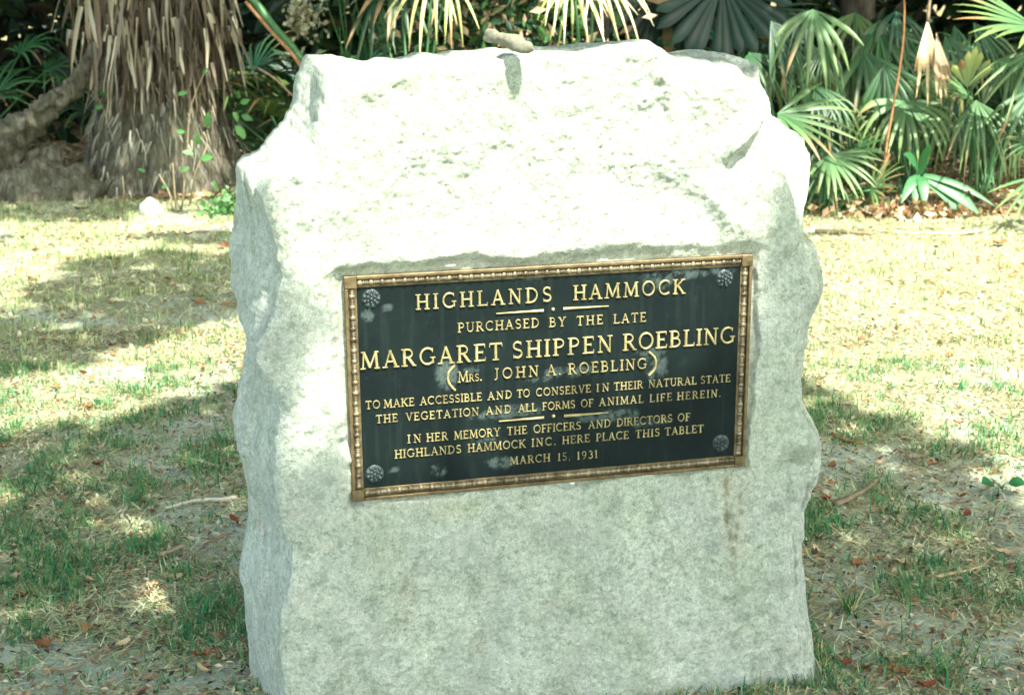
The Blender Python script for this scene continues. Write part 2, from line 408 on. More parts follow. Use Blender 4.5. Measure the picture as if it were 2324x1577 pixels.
nn = .018 * fbm(PN * 9, 3, 70) + .006 * fbm(PN * np.array([30, 12, 30]), 4, 71, .65) + .003 * fbm(PN * 70, 3, 72, .7)
fac = np.abs(vnoise(PN * np.array([6, 2.2, 10]), 75)) * .7 + .5 * np.abs(vnoise(PN * np.array([17, 7, 17]), 76)); nn += .034 * (sstep(0, .5, fac) - .5)
dep += -nn * env * .9
uS += np.cos(TH2) * nn * env * .25; vS += np.sin(TH2) * nn * env * .25
rb = [(1.0 - .0 * k, k) for k in (1,)]
rings = [np.stack([uF, vF, -dF], -1), np.stack([uS, vS, dep], -1)]
bk = []
for k in range(1, 9):
    f = k / 8; rr_ = rS * (1 - .06 * f * f); dd = dS + (.44 - dS) * f
    uu = CEN[0] + rr_ * np.cos(TH); vv = CEN[1] + rr_ * np.sin(TH)
    q = np.stack([uu, vv, dd], -1); q[:, 2] += .012 * fbm(q * 8, 2, 90); bk.append(q)
for k in range(1, 12):
    f = 1 - k / 12; uu = CEN[0] + rS * .94 * f * np.cos(TH); vv = CEN[1] + rS * .94 * f * np.sin(TH)
    q = np.stack([uu, vv, np.full_like(uu, .44)], -1); q[:, 2] += .02 * fbm(q * 6, 3, 91) + .02 * (1 - f); bk.append(q)
rings.append(np.array(bk))
A = np.concatenate(rings); nr = len(A)
Pw = P0 + A[..., 0:1] * HW + A[..., 1:2] * np.array([0, 0, 1.0]) - A[..., 2:3] * NR
ORG = np.array([*W3(-.55, 0, .15)[:2], 0.0])
# stains: brown runs, rusty patches, green film (colour that belongs to the stone), plus shade painted at stick and dent
u_, v_ = A[..., 0], A[..., 1]
st = np.ones(A.shape); PP = np.stack([u_, v_, A[..., 2]], -1)
brk = sstep(-.5, .3, vnoise(PP * 90, 101))
def stain_shade(mask, c):
    global st
    st *= 1 - np.clip(mask, 0, 1)[..., None] * (1 - np.array(c))
wz = lambda a, b, w_: np.exp(-(segd(u_ + .006 * vnoise(PP * 25, 104), v_, a, b)[0] / w_) ** 2)
stain_shade(.75 * brk * wz((1652, 1090), (1650, 1170), .006), (.52, .40, .28)); stain_shade(.7 * brk * wz((1650, 1170), (1665, 1295), .006), (.50, .38, .28))
stain_shade(.7 * brk * wz((1692, 1100), (1668, 1220), .006), (.52, .40, .28)); stain_shade(.35 * wz((1655, 1090), (1665, 1230), .03), (.78, .70, .52))
stain_shade(.45 * brk * wz((932, 1310), (925, 1400), .016), (.66, .52, .44)); stain_shade(.4 * wz((1075, 1430), (1085, 1475), .014) * brk, (.86, .66, .36))
stain_shade(.3 * wz((1000, 1160), (1080, 1150), .02), (.9, .84, .5)); stain_shade(.3 * wz((860, 1190), (900, 1400), .04), (.72, .76, .58)); 
stain_shade(.4 * wz((1160, 150), (1150, 260), .03), (.78, .86, .76)); stain_shade(.35 * wz((880, 205), (930, 205), .03), (.7, .72, .6))  # stick's cast shadow, then the shade in the dent, painted into the colour
stain_shade(.5 * brk * wz((606, 1285), (608, 1295), .008), (.75, .35, .25))
gf = sstep(.05, .5, fbm(PP * 7, 3, 110)); stain_shade(.35 * gf, (.86, .92, .78))
# mottled darker tone low down, olive darkening round the tablet's edge
stain_shade(.40 * sstep(.30, .0, v_) * sstep(-.3, .4, fbm(PP * 12, 3, 111)), (.66, .66, .58))
au = np.abs(u_ - pc[0]) - PW / 2; av = np.abs(v_ - pc[1]) - PH / 2
edge = np.exp(-np.clip(np.maximum(au, av), 0, 9) / .022)
stain_shade(.38 * edge * sstep(-.6, .4, fbm(PP * 18, 3, 112)), (.66, .64, .50))
idx = np.arange(nr * NT).reshape(nr, NT); nxt = np.roll(idx, -1, axis=1)
Fq = np.stack([idx[:-1].ravel(), nxt[:-1].ravel(), nxt[1:].ravel(), idx[1:].ravel()], 1)[:, ::-1]
mon = empty('stone_monument', tuple(ORG), 'rough-hewn whitish memorial stone standing upright on the lawn with a bronze tablet', 'memorial stone')
st_o = mesh_np('stone', Pw.reshape(-1, 3) - ORG, Fq, M_STONE, mon, True, st.reshape(-1, 3))

# ------------------------------------------------------------------ the bronze tablet
PLO = W3(pc[0], pc[1], 0)                       # face-plane centre
def P2W(s, t, n): return PLO + HW * s + np.array([0, 0, 1.]) * t + NR * n - ORG
def Pl(px, py):
    q = UV(px, py) - pc; return q
hw2, hh2 = PW / 2, PH / 2
BD = .0235                                      # frame width
# panel grid with patina
ns, nt_ = 230, 126
S, T = np.meshgrid(np.linspace(-hw2 + .004, hw2 - .004, ns), np.linspace(-hh2 + .004, hh2 - .004, nt_))
Pn = np.stack([S, T, S * 0], -1)
pat = np.zeros_like(S)
def spot(px, py, rx, ry, k):
    global pat
    q = Pl(px, py); pat = np.maximum(pat, k * np.exp(-(((S - q[0]) / rx) ** 2 + ((T - q[1]) / ry) ** 2)))
for sp in [(1015,850,.018,.026,1.1),(1075,840,.02,.007,.7),(1490,830,.022,.03,.9),(1480,800,.03,.008,.7),(1290,845,.06,.012,.55),(1150,940,.08,.01,.6),(1180,925,.05,.008,.5),
           (1400,945,.045,.012,.85),(1330,950,.05,.010,.6),(1480,960,.05,.012,.5),(1140,1050,.035,.012,.7),(1000,1068,.012,.012,.8),(985,1068,.006,.012,.8),(1500,635,.035,.018,.65),(1560,620,.05,.014,.6),
           (1230,860,.05,.008,.4),(1190,632,.04,.006,.5),(835,718,.012,.012,.9),(880,700,.012,.008,.5),(1640,610,.03,.012,.6),(895,1068,.01,.006,.6),(1090,1000,.06,.008,.35),(1250,1090,.12,.004,.5),(1590,940,.02,.02,.25)]: spot(*sp)
nzs = fbm(Pn * 80, 5, 130, .75); str_ = fbm(Pn * np.array([160, 9, 1]), 2, 131)
pat = np.clip(1.15 * sstep(.18, .42, pat * (1 + 1.6 * nzs)) * (.45 + .55 * pat) * sstep(-.3, .1, nzs) + .06 * sstep(.2, .5, str_) + .12 * sstep(.25, .6, nzs), 0, 1)
Np = .0005 * fbm(Pn * 40, 2, 133) - .005
Vp = P2W(0, 0, 0) + S[..., None] * HW + T[..., None] * np.array([0, 0, 1.]) + Np[..., None] * NR
idx = np.arange(ns * nt_).reshape(nt_, ns)
Fp = [tuple(q) for q in np.stack([idx[:-1, :-1].ravel(), idx[:-1, 1:].ravel(), idx[1:, 1:].ravel(), idx[1:, :-1].ravel()], 1)]
Vp = list(Vp.reshape(-1, 3)); b0 = len(Vp)
for (a, b) in ((-1, -1), (1, -1), (1, 1), (-1, 1)): Vp.append(P2W(a * (hw2 - .004), b * (hh2 - .004), -.018))
bl, br, tr, tl = idx[0, 0], idx[0, -1], idx[-1, -1], idx[-1, 0]
Fp += [(b0 + 3, b0 + 2, b0 + 1, b0), (bl, b0, b0 + 1, br), (br, b0 + 1, b0 + 2, tr), (tr, b0 + 2, b0 + 3, tl), (tl, b0 + 3, b0, bl)]
pcol = np.concatenate([np.repeat(pat.reshape(-1, 1), 3, 1), np.zeros((4, 3))])
plq = mesh_np('plaque', np.array(Vp), Fp, M_PLQ, mon, True, pcol)
tag(plq, 'dark bronze tablet with raised gold lettering and beaded frame')
def boxm(s0, s1, t0, t1, n0, n1, bev=.0012):
    V = []; 
    for (n, k) in ((n0, 0), (n1 - bev, 0), (n1, bev)):
        for (a, b) in ((s0 + k, t0 + k), (s1 - k, t0 + k), (s1 - k, t1 - k), (s0 + k, t1 - k)): V.append(P2W(a, b, n))
    F = [(3, 2, 1, 0), (8, 9, 10, 11)]
    for l in (0, 4):
        for k in range(4): F.append((l + k, l + (k + 1) % 4, l + 4 + (k + 1) % 4, l + 4 + k))
    return V, F
for (a, b) in ((-1, 1), (1, 1), (1, -1), (-1, -1)):
    s0, s1 = sorted((a * hw2, a * (hw2 - BD))); t0, t1 = sorted((b * hh2, b * (hh2 - BD)))
    mb = MB(); mb.add(*boxm(s0, s1, t0, t1, -.018, .0045)); 
    mb.build('corner_block', M_RAIL, plq, False)
RW_ = .0066                                     # flat rail, then the bead row
for side in range(4):
    hor = side in (0, 2); sg = 1 if side in (0, 1) else -1
    L = (PW if hor else PH) / 2 - BD - .0004
    e = (hh2 if hor else hw2)
    o0, o1 = sorted((sg * e, sg * (e - RW_)))
    mb = MB()
    if hor: mb.add(*boxm(-L, L, o0, o1, -.018, .0035))
    else: mb.add(*boxm(o0, o1, -L, L, -.018, .0035))
    i0, i1 = sorted((sg * (e - RW_ - .0003), sg * (e - BD)))
    if hor: mb.add(*boxm(-L, L, i0, i1, -.012, -.0032, .0005))
    else: mb.add(*boxm(i0, i1, -L, L, -.012, -.0032, .0005))
    mb.build('frame_rail', M_RAIL, plq, False)
    per = .0215; nper = max(1, round(2 * L / per)); per = 2 * L / nper
    prof = []
    for k in range(nper):
        x0 = -L + k * per
        for a, r in ((.0, .0022), (.04, .0036), (.14, .0046), (.26, .0050), (.38, .0046), (.48, .0036), (.52, .0020), (.56, .0040), (.63, .0040), (.67, .0022), (.72, .0040), (.79, .0040), (.83, .0022), (.88, .0040), (.95, .0040)):
            prof.append((x0 + a * per, r))
    cst = sg * (e - RW_ - .0076); V = []; F = []; K = 7
    for (x, r) in prof:
        for k in range(K):
            t = PI * k / (K - 1); a = math.cos(t) * r * 1.42; b = math.sin(t) * r * 1.3
            V.append(P2W(x, cst + a, -.0032 + b) if hor else P2W(cst + a, x, -.0032 + b))
    for i in range(len(prof) - 1):
        for k in range(K - 1): F.append((i * K + k, (i + 1) * K + k, (i + 1) * K + k + 1, i * K + k + 1))
    mesh_np('bead_moulding', np.array(V), F, M_BEAD, plq, True)
for (px, py) in ((843, 679), (1647, 634), (1638, 1007), (851, 1077)):
    q = Pl(px, py); mb = MB()
    def dome(cs, ct, r, h, n0, seg=10, rings_=4, sq=1, ang=0):
        V = []; F = []
        for i in range(rings_ + 1):
            a = PI / 2 * i / rings_; rr2 = r * math.cos(a); hh = h * math.sin(a)
            for k in range(seg):
                t = 2 * PI * k / seg; x = rr2 * math.cos(t); y = rr2 * math.sin(t) * sq
                V.append(P2W(cs + x * math.cos(ang) - y * math.sin(ang), ct + x * math.sin(ang) + y * math.cos(ang), n0 + hh))
        for i in range(rings_):
            for k in range(seg): F.append((i * seg + k, i * seg + (k + 1) % seg, (i + 1) * seg + (k + 1) % seg, (i + 1) * seg + k))
        return V, F
    mb.add(*dome(q[0], q[1], .0188, .0030, -.0055, 28, 5))
    for ring_, n, rr3, pr_ in ((0, 9, .0135, .0048), (1, 6, .0075, .0036)):
        for k in range(n):
            t = 2 * PI * (k + .5 * ring_) / n
            mb.add(*dome(q[0] + rr3 * math.cos(t), q[1] + rr3 * math.sin(t), pr_, .0034, -.0042 + .0016 * ring_, 8, 3, .75, t))
    mb.add(*dome(q[0], q[1], .0034, .004, -.0014, 10, 4))
    mb.build('rosette', M_ROS, plq, True)
for (px, py, w_, h_) in ((1024, 604, .024, .006), (1300, 1098, .012, .006)):
    q = Pl(px, py); mb = MB(); mb.add(*dome(q[0], q[1], w_ / 2, .004, -.006, 12, 3, h_ / w_, .03)); mb.build('mortar_dab', M_MORT, plq, True)

# ---- serif capitals drawn as strokes ----
def arc(cx, cy, rx, ry, a0, a1, n=12):
    return [(cx + rx * math.cos(R_(a0 + (a1 - a0) * i / n)), cy + ry * math.sin(R_(a0 + (a1 - a0) * i / n))) for i in range(n + 1)]
K_, k_ = .175, .10                             # thick and thin stroke
def sf(x, y, l=.26): return ([(x - l / 2, y), (x + l / 2, y)], .062, .062)
lo, hi = .031, .969
def stem(x): return [([(x, 0), (x, 1)], K_, K_), sf(x, lo, .30), sf(x, hi, .30)]
def S2(*pts, a=k_, b=None): return (list(pts), a, b if b else a)
GL = {}
GL['I'] = (.30, stem(.15))
GL['H'] = (.80, stem(.15) + stem(.65) + [S2((.15, .5), (.65, .5))])
GL['L'] = (.62, stem(.15) + [S2((.15, .04), (.58, .04)), S2((.57, .02), (.60, .22), a=.07, b=.05)])
GL['E'] = (.64, stem(.15) + [S2((.15, .04), (.58, .04)), S2((.57, .02), (.61, .22), a=.07, b=.05), S2((.15, .96), (.56, .96)), S2((.55, .98), (.56, .80), a=.07, b=.05), S2((.15, .52), (.45, .52)), S2((.45, .44), (.45, .60), a=.05)])
GL['F'] = (.60, stem(.15) + [S2((.15, .96), (.54, .96)), S2((.54, .98), (.56, .80), a=.07, b=.05), S2((.15, .50), (.43, .50)), S2((.44, .42), (.44, .58), a=.05)])
GL['T'] = (.70, [([(.35, 0), (.35, 1)], K_, K_), sf(.35, lo, .32), S2((.04, .96), (.66, .96)), S2((.05, .98), (.02, .78), a=.07, b=.05), S2((.65, .98), (.68, .78), a=.07, b=.05)])
GL['A'] = (.80, [([(.12, 0), (.38, .98)], k_, k_), ([(.37, .99), (.68, 0)], K_, K_), S2((.20, .34), (.56, .34)), sf(.11, lo), sf(.68, lo, .28)])
GL['N'] = (.82, [([(.15, 0), (.15, 1)], k_, k_), ([(.14, .98), (.66, .04)], K_, K_), ([(.67, 0), (.67, 1)], k_, k_), sf(.15, lo), sf(.12, hi, .2), sf(.67, hi)])
GL['M'] = (.98, [([(.13, 0), (.18, .98)], k_, k_), ([(.18, .98), (.48, .10)], K_, K_), ([(.48, .08), (.78, .98)], k_, k_), ([(.78, .98), (.84, 0)], K_, K_), sf(.13, lo), sf(.84, lo, .28), sf(.14, hi, .18), sf(.83, hi, .18)])
GL['V'] = (.78, [([(.12, .98), (.40, .02)], K_, K_), ([(.40, .02), (.66, .98)], k_, k_), sf(.12, hi), sf(.66, hi)])
GL['Y'] = (.76, [([(.12, .98), (.38, .46)], K_, K_), ([(.64, .98), (.38, .46)], k_, k_), ([(.38, .48), (.38, 0)], K_, K_), sf(.12, hi), sf(.64, hi), sf(.38, lo, .3)])
GL['K'] = (.78, stem(.15) + [([(.62, .98), (.17, .44)], k_, k_), ([(.30, .58), (.66, .02)], K_, K_), sf(.62, hi), sf(.67, lo)])
GL['P'] = (.64, stem(.15) + [([(.15, .96), (.30, .96)] + arc(.32, .72, .24, .24, 90, -90) + [(.15, .48)], .10, .10)])
GL['R'] = (.74, stem(.15) + [([(.15, .96), (.30, .96)] + arc(.32, .73, .22, .23, 90, -90) + [(.15, .50)], .10, .10), ([(.34, .50), (.62, .03)], K_, K_), sf(.66, lo, .16)])
GL['B'] = (.68, stem(.15) + [([(.15, .96), (.30, .96)] + arc(.31, .745, .20, .215, 90, -90) + [(.15, .53)], .10, .10), ([(.15, .53), (.32, .53)] + arc(.33, .285, .25, .245, 90, -90) + [(.15, .04)], .11, .11)])
GL['D'] = (.78, stem(.15) + [([(.15, .96), (.30, .96)] + arc(.30, .5, .38, .46, 90, -90, 16) + [(.15, .04)], .12, .12)])
GL['O'] = (.86, [(arc(.43, .5, .35, .46, 0, 360, 28), .125, .125)])
GL['C'] = (.78, [(arc(.44, .5, .36, .46, 48, 312, 22), .125, .125), S2((.68, .96), (.69, .74), a=.07, b=.05), S2((.68, .06), (.69, .22), a=.05)])
GL['G'] = (.84, [(arc(.44, .5, .36, .46, 48, 318, 22), .125, .125), S2((.69, .96), (.69, .74), a=.07, b=.05), ([(.71, .10), (.71, .42)], .13, .13), sf(.70, .42, .26)])
GL['J'] = (.44, [([(.27, 1), (.27, .16)] + arc(.13, .16, .14, .20, 0, -110, 7), .135, .10), sf(.27, hi, .3)])
GL['S'] = (.60, [(arc(.30, .73, .20, .225, 35, 250, 10)[:-1] + [(.26, .52), (.36, .46)] + arc(.30, .27, .215, .225, 62, -145, 10), .125, .125), S2((.47, .97), (.48, .78), a=.06, b=.05), S2((.10, .03), (.09, .22), a=.06, b=.05)])
GL['U'] = (.78, [([(.15, 1), (.15, .32)] + arc(.39, .30, .24, .26, 180, 360, 12) + [(.63, 1)], .125, .10), sf(.15, hi, .28), sf(.63, hi)])
GL['.'] = (.22, [([(.05, .065), (.17, .065)], .12, .12)])
GL[','] = (.24, [([(.08, .07), (.17, .07)], .12, .12), ([(.15, .06), (.08, -.10)], .07, .03)])
GL['1'] = (.40, [([(.20, 0), (.20, 1)], K_, K_), sf(.20, lo, .3), S2((.20, .97), (.06, .86), a=.07)])
GL['5'] = (.56, [S2((.14, .95), (.48, .95), a=.11), S2((.15, .97), (.12, .55)), (arc(.25, .30, .22, .27, 115, -140, 14), .12, .12)])
GL['9'] = (.60, [(arc(.29, .68, .20, .27, 0, 360, 18), .11, .11), ([(.49, .70), (.46, .35), (.34, .10), (.16, .03)], .11, .08)])
GL['3'] = (.56, [(arc(.25, .74, .20, .21, 140, -80, 12), .11, .11), (arc(.25, .28, .23, .26, 85, -140, 14), .12, .12)])
def ribbon(mb, pts, w0, w1, sc, sx, ox, oy, n0, h):
    P = np.array([(ox + p[0] * sx, oy + p[1] * sc) for p in pts]); n = len(P); V = []; F = []
    for i in range(n):
        d = P[min(i + 1, n - 1)] - P[max(i - 1, 0)]; L = np.hypot(*d); d = d / (L or 1)
        if n > 3 and np.allclose(P[0], P[-1], atol=1e-5) and i in (0, n - 1):
            d = P[1] - P[n - 2]; d /= np.hypot(*d)
        q = np.array([-d[1], d[0]]); w_ = (w0 + (w1 - w0) * i / (n - 1)) * sc / 2
        for a, hh in ((-1, 0), (-.82, .75), (-.35, 1), (.35, 1), (.82, .75), (1, 0)):
            V.append(P2W(*(P[i] + q * w_ * a), n0 + h * hh))
    for i in range(n - 1):
        for k in range(5): F.append((i * 6 + k, i * 6 + k + 1, (i + 1) * 6 + k + 1, (i + 1) * 6 + k)[::-1])
    F.append((0, 1, 2, 3, 4, 5)); F.append(tuple((n - 1) * 6 + k for k in (5, 4, 3, 2, 1, 0)))
    mb.add(V, F)
NL = -.0052
def glyph(ch, ox, oy, sc, sx):
    wdt_, strokes = GL[ch]; mb = MB()
    for i, (pts, a, b) in enumerate(strokes):
        ribbon(mb, pts, a, b, sc, sx, ox, oy, NL, (.0036 if sc > .02 else .0028) + .00011 * i)
    return mb.build('letter', M_LET, plq, False)
k2 = 2324 / 2419.
def word(txt, x0, x1, by, cap, small=None):     # pixels of the photograph
    a = Pl(x0 * k2, by[0] * k2); b = Pl(x1 * k2, by[1] * k2); base = (a[1] + b[1]) / 2
    sc = cap; tot = sum(GL[c][0] for c in txt) ; gap = .06
    W_ = b[0] - a[0]
    # condensed or extended to the word's true width, tracking shared between the letters
    natural = tot * sc; extra = W_ - natural
    if extra > 0 and len(txt) > 1: sx = sc * min(1.12, 1 + .5 * extra / natural); 
    else: sx = sc * W_ / natural * .985
    rest = (W_ - tot * sx) / max(1, len(txt) - 1)
    x = a[0]
    for i, c in enumerate(txt):
        s_ = sc * (small if (small and i > 0 and c != '.') else 1)
        glyph(c, x, base, s_, sx * (s_ / sc if small else 1)); x += GL[c][0] * sx * (s_ / sc if small else 1) + rest * (1.5 if small else 1)
D2 = .00089 
def line(ws, y0, y1, xl, xr, cap):
    for (t, a, b) in ws:
        ya = y0 + (y1 - y0) * (a - xl) / (xr - xl); yb = y0 + (y1 - y0) * (b - xl) / (xr - xl)
        word(t, a, b, (ya, yb), cap)
line([('HIGHLANDS', 983, 1305), ('HAMMOCK', 1355, 1620)], 733, 694.5, 983, 1620, .0300)
line([('PURCHASED', 1082, 1275), ('BY', 1298, 1338), ('THE', 1363, 1426), ('LATE', 1450, 1528)], 786, 761, 1082, 1528, .0190)
line([('MARGARET', 852, 1188), ('SHIPPEN', 1210, 1448), ('ROEBLING', 1472, 1737)], 874.5, 811, 852, 1737, .0345)
word('MRS.', 1082, 1150, (904, 900), .0215, .68)
line([('JOHN', 1167, 1273), ('A.', 1292, 1326), ('ROEBLING', 1343, 1529)], 897, 872, 1167, 1529, .0220)
line([('TO', 864, 899), ('MAKE', 907, 980), ('ACCESSIBLE', 992.6, 1140), ('AND', 1152.6, 1210.7), ('TO', 1222, 1253), ('CONSERVE', 1266.7, 1397.3), ('IN', 1410, 1440), ('THEIR', 1451, 1520.5), ('NATURAL', 1533, 1647), ('STATE', 1656, 1727)], 968, 902.5, 864, 1727, .0162)
line([('THE', 888.5, 941), ('VEGETATION', 959, 1132.4), ('AND', 1149, 1208.5), ('ALL', 1225, 1269), ('FORMS', 1282, 1360), ('OF', 1373, 1403), ('ANIMAL', 1416, 1521.6), ('LIFE', 1535.6, 1589), ('HEREIN.', 1600.6, 1704)], 1001, 938, 888.5, 1704, .0162)
line([('IN', 963.5, 996), ('HER', 1008, 1059.7), ('MEMORY', 1073, 1182.8), ('THE', 1198.4, 1246.5), ('OFFICERS', 1261, 1374), ('AND', 1390.4, 1443.8), ('DIRECTORS', 1457.7, 1590), ('OF', 1601.8, 1632)], 1048, 994.5, 963.5, 1632, .0168)
line([('HIGHLANDS', 933, 1091), ('HAMMOCK', 1105.6, 1243), ('INC.', 1256.6, 1313.7), ('HERE', 1329, 1395), ('PLACE', 1409, 1486.8), ('THIS', 1502, 1560), ('TABLET', 1571.6, 1663.4)], 1084, 1022, 933, 1663.4, .0168)
line([('MARCH', 1205, 1301), ('15,', 1318, 1348.5), ('1931', 1363.6, 1413.6)], 1098.5, 1082.5, 1205, 1413.6, .0165)
for pts in (((1033, 830), (1020, 845), (1017, 860), (1022, 874), (1034, 887)), ((1474, 799), (1487, 812), (1490, 826), (1486, 840), (1474, 853))):
    P = [Pl(*p) for p in pts]; mb = MB(); P = smoothline(P, 14)
    for i in range(1): ribbon(mb, [tuple(p) for p in P], .0052, .0052, 1, 1, 0, 0, NL, .0036)
    mb.build('parenthesis', M_LET, plq, False)
for (a, b, wa, wb) in (((1172.8, 741.4), (1285, 735.4), .0018, .0058), ((1331.6, 731), (1439, 723.5), .0058, .0018), ((1179.4, 996.4), (1286, 987.5), .0022, .0058), ((1333.4, 984.3), (1438, 975), .0064, .0018)):
    A_ = Pl(a[0] * k2, a[1] * k2); B_ = Pl(b[0] * k2, b[1] * k2); yy = (A_[1] + B_[1]) / 2
    mb = MB(); ribbon(mb, [(A_[0], yy), (B_[0], yy)], wa, wb, 1, 1, 0, 0, NL, .0036); mb.build('divider_bar', M_LET, plq, False)
for (x, y) in ((1308, 732), (1309, 984.5)):
    q = Pl(x * k2, y * k2); mb = MB(); mb.add(*dome(q[0], q[1], .0038, .004, NL, 10, 4)); mb.build('divider_dot', M_LET, plq, True)

# ------------------------------------------------------------------ broken stick lying on top of the stone
mb = MB(); a = W3(*UV(1102, 80, .06), .06); b = W3(*UV(1206, 114, -.05), -.05)
L = smoothline([a, a * .6 + b * .4 + [0, 0, .004], b], 16)
V, F = tube_vf(L, [.007, .010, .012, .012, .013, .012, .012, .013, .013, .014, .015, .014, .014, .013, .010, .005], 14, True, .18, 3)
V = np.array(V); V += .005 * np.stack([fbm(V * 90, 2, 5), fbm(V * 90, 2, 6), fbm(V * 90, 2, 7)], -1)
mb.add(V, F)
o = mb.build('broken_stick', mat_drystuff('dry_bark_piece', ((.16, .155, .11), (.31, .30, .22)), .95, 90), off=V.mean(0)); o.location = V.mean(0)
tag(o, 'short broken piece of dry bark resting on top of the memorial stone', 'bark piece')

# ------------------------------------------------------------------ fan fronds
def frond_mesh(hub, d, n, size, spread=150, nseg=26, droop=.5, fused=.38, col=(.05, .13, .04), tip=None, width=1.0, seed=0, ragged=.12, stiff=0):
    nseg = max(4, int(nseg * .72))
    rs = random.Random(seed); mb = MB(); d = nz(np.array(d, float)); n = np.array(n, float); n = nz(n - (n @ d) * d); s = np.cross(d, n)
    da = R_(spread) / nseg; NS = 8; Vs = []; Cs = []; F = []; base = 0
    tip = tip or (min(1, col[0] * 1.9 + .03), min(1, col[1] * 1.4 + .02), col[2])
    for i in range(nseg):
        a = (i + .5) / nseg - .5; ang = a * R_(spread) + rs.uniform(-.38, .38) * da
        L = size * (1 - .28 * abs(a * 2) ** 2) * (1 - rs.random() * ragged)
        dd = d * math.cos(ang) + s * math.sin(ang); dd = nz(dd + n * (.10 + .25 * abs(a)))
        sd = nz(np.cross(n, dd)); p = np.array(hub, float); ds = L / NS; dr = droop * rs.uniform(.45, 1.6); tw = rs.uniform(-.5, .5)
        cj = rs.uniform(.7, 1.25); brn = rs.random() < .14
        for k in range(NS + 1):
            t = k / NS; tl = t * L
            fw_ = fused * size
            wmax = 2 * min(tl, fw_) * math.tan(da / 2) * 1.04
            wv = wmax if tl < fw_ else wmax * max(.03, 1 - ((tl - fw_) / max(1e-4, L - fw_)) ** 2.3)
            wv = max(wv, .002) * width * .5
            ns_ = nz(np.cross(dd, sd)); 
            if t > fused: sdd = nz(sd + ns_ * tw * (t - fused))
            else: sdd = sd
            fold = wv * (.45 if t > fused * .5 else .3)
            Vs += [p - sdd * wv, p + ns_ * fold * (1 if 1 else 0), p + sdd * wv]
            c = np.array(col) * (1 - t ** 2) + np.array(tip) * t ** 2; c = c * cj; c = c * (1 - sstep(.55, .8, t)) + np.array([.24, .15, .07]) * sstep(.55, .8, t) if brn else c; Cs += [c, c * 1.12, c]
            p = p + dd * ds
            g = dr * (0.25 if tl < fw_ else 1.4) / NS
            dd = nz(dd + np.array([0, 0, -1.]) * g)
            sd = nz(sd - (sd @ dd) * dd)
        for k in range(NS):
            q = base + k * 3; F += [(q, q + 1, q + 4, q + 3), (q + 1, q + 2, q + 5, q + 4)]
        base += (NS + 1) * 3
    return np.array(Vs), np.array(F), np.array(Cs)
def add_frond(parent, hub, d, n, size, petiole_to=None, name='frond', pm=None, mat=None, pr=.012, **kw):
    po = np.array(parent.location)
    V, F, C = frond_mesh(hub, d, n, size, **kw)
    f = mesh_np(name, V - po, F, mat or M_PALM, parent, True, C)
    if petiole_to is not None:
        e = np.array(petiole_to, float); h = np.array(hub, float); mid = (h + e) / 2 + np.array([0, 0, .12 * np.linalg.norm(h - e)])
        L = smoothline([e, mid, h], 7); mb = MB(); mb.add(*tube_vf(L, np.linspace(pr * 1.25, pr * .7, 7), 6)); mb.build('petiole', pm or M_GRSTEM, f, off=po)
    return f
DIRV = lambda ang, tow=.3: np.array([math.cos(R_(ang)), -tow, math.sin(R_(ang))])
GREEN = (.020, .074, .028); YG = (.055, .10, .03); TEAL = (.009, .046, .025); PALEG = (.062, .14, .06)
def plant(name, px, y, label, fr, cat='palm plant', group=None, base=None):
    """fr: (px, py, dy, angle, size_px, kwargs)"""
    x = AT(px, 480, y)[0]; b = np.array([x, y, hz(x, y)])
    e = empty(name, tuple(b), label, cat, group)
    for i, (fx, fy, dy, ang, spx, kw) in enumerate(fr):
        kw = dict(kw); tow = kw.pop('tow', .35) + .3; nup = kw.pop('nup', .7) + .6; kw['width'] = kw.get('width', 1.0) * 1.05; kw['fused'] = kw.get('fused', .38) * (.8 if kw.get('fused', .38) < .6 else 1); kw['droop'] = kw.get('droop', .5) * 1.35 if kw.get('droop', .5) > .25 else kw['droop']; pet = kw.pop('pet', True); pm = kw.pop('pm', None); nside = kw.pop('ns', 0.0); pr = kw.pop('pr', .009)
        h = AT(fx, fy, y + dy); sz = spx / FPX * (y + dy) * 1.18
        add_frond(e, h, DIRV(ang, tow), (nside, -1, nup), sz, b + [random.uniform(-.05, .05), random.uniform(-.05, .05), 0] if pet else None, pm=pm, seed=hash((fx, fy)) % 9999, pr=pr, **kw)
    return e
plant('palmetto', 1800, 9.3, 'palmetto with a wide fan leaf arching out just past the stone’s upper right shoulder', [
    (1765, 258, -.3, -22, 175, dict(spread=150, nseg=15, droop=.38, col=PALEG, fused=.32, nup=1.2, tow=.1)),
    (1845, 22, 0, -95, 175, dict(spread=120, nseg=12, droop=.8, col=PALEG, fused=.3)),
    (1700, 120, .4, -60, 130, dict(spread=120, nseg=12, droop=.5, col=GREEN, fused=.3))], 'palmetto')
plant('palmetto', 1885, 9.0, 'low palmetto with glossy downturned fans hugging the stone’s right edge', [
    (1880, 352, 0, -50, 130, dict(spread=150, nseg=18, droop=.5, col=PALEG, fused=.35, tow=.5)),
    (1870, 370, .1, -110, 125, dict(spread=150, nseg=18, droop=.8, col=GREEN, fused=.3)),
    (1930, 345, .3, 10, 85, dict(spread=110, nseg=14, droop=.6, col=GREEN, fused=.4)),
    (1975, 432, -.1, 40, 85, dict(spread=150, nseg=16, droop=.5, col=PALEG, fused=.35, tow=.4)),
    (1850, 440, .2, -80, 70, dict(spread=150, nseg=14, droop=.5, col=GREEN, fused=.3))], 'palmetto')
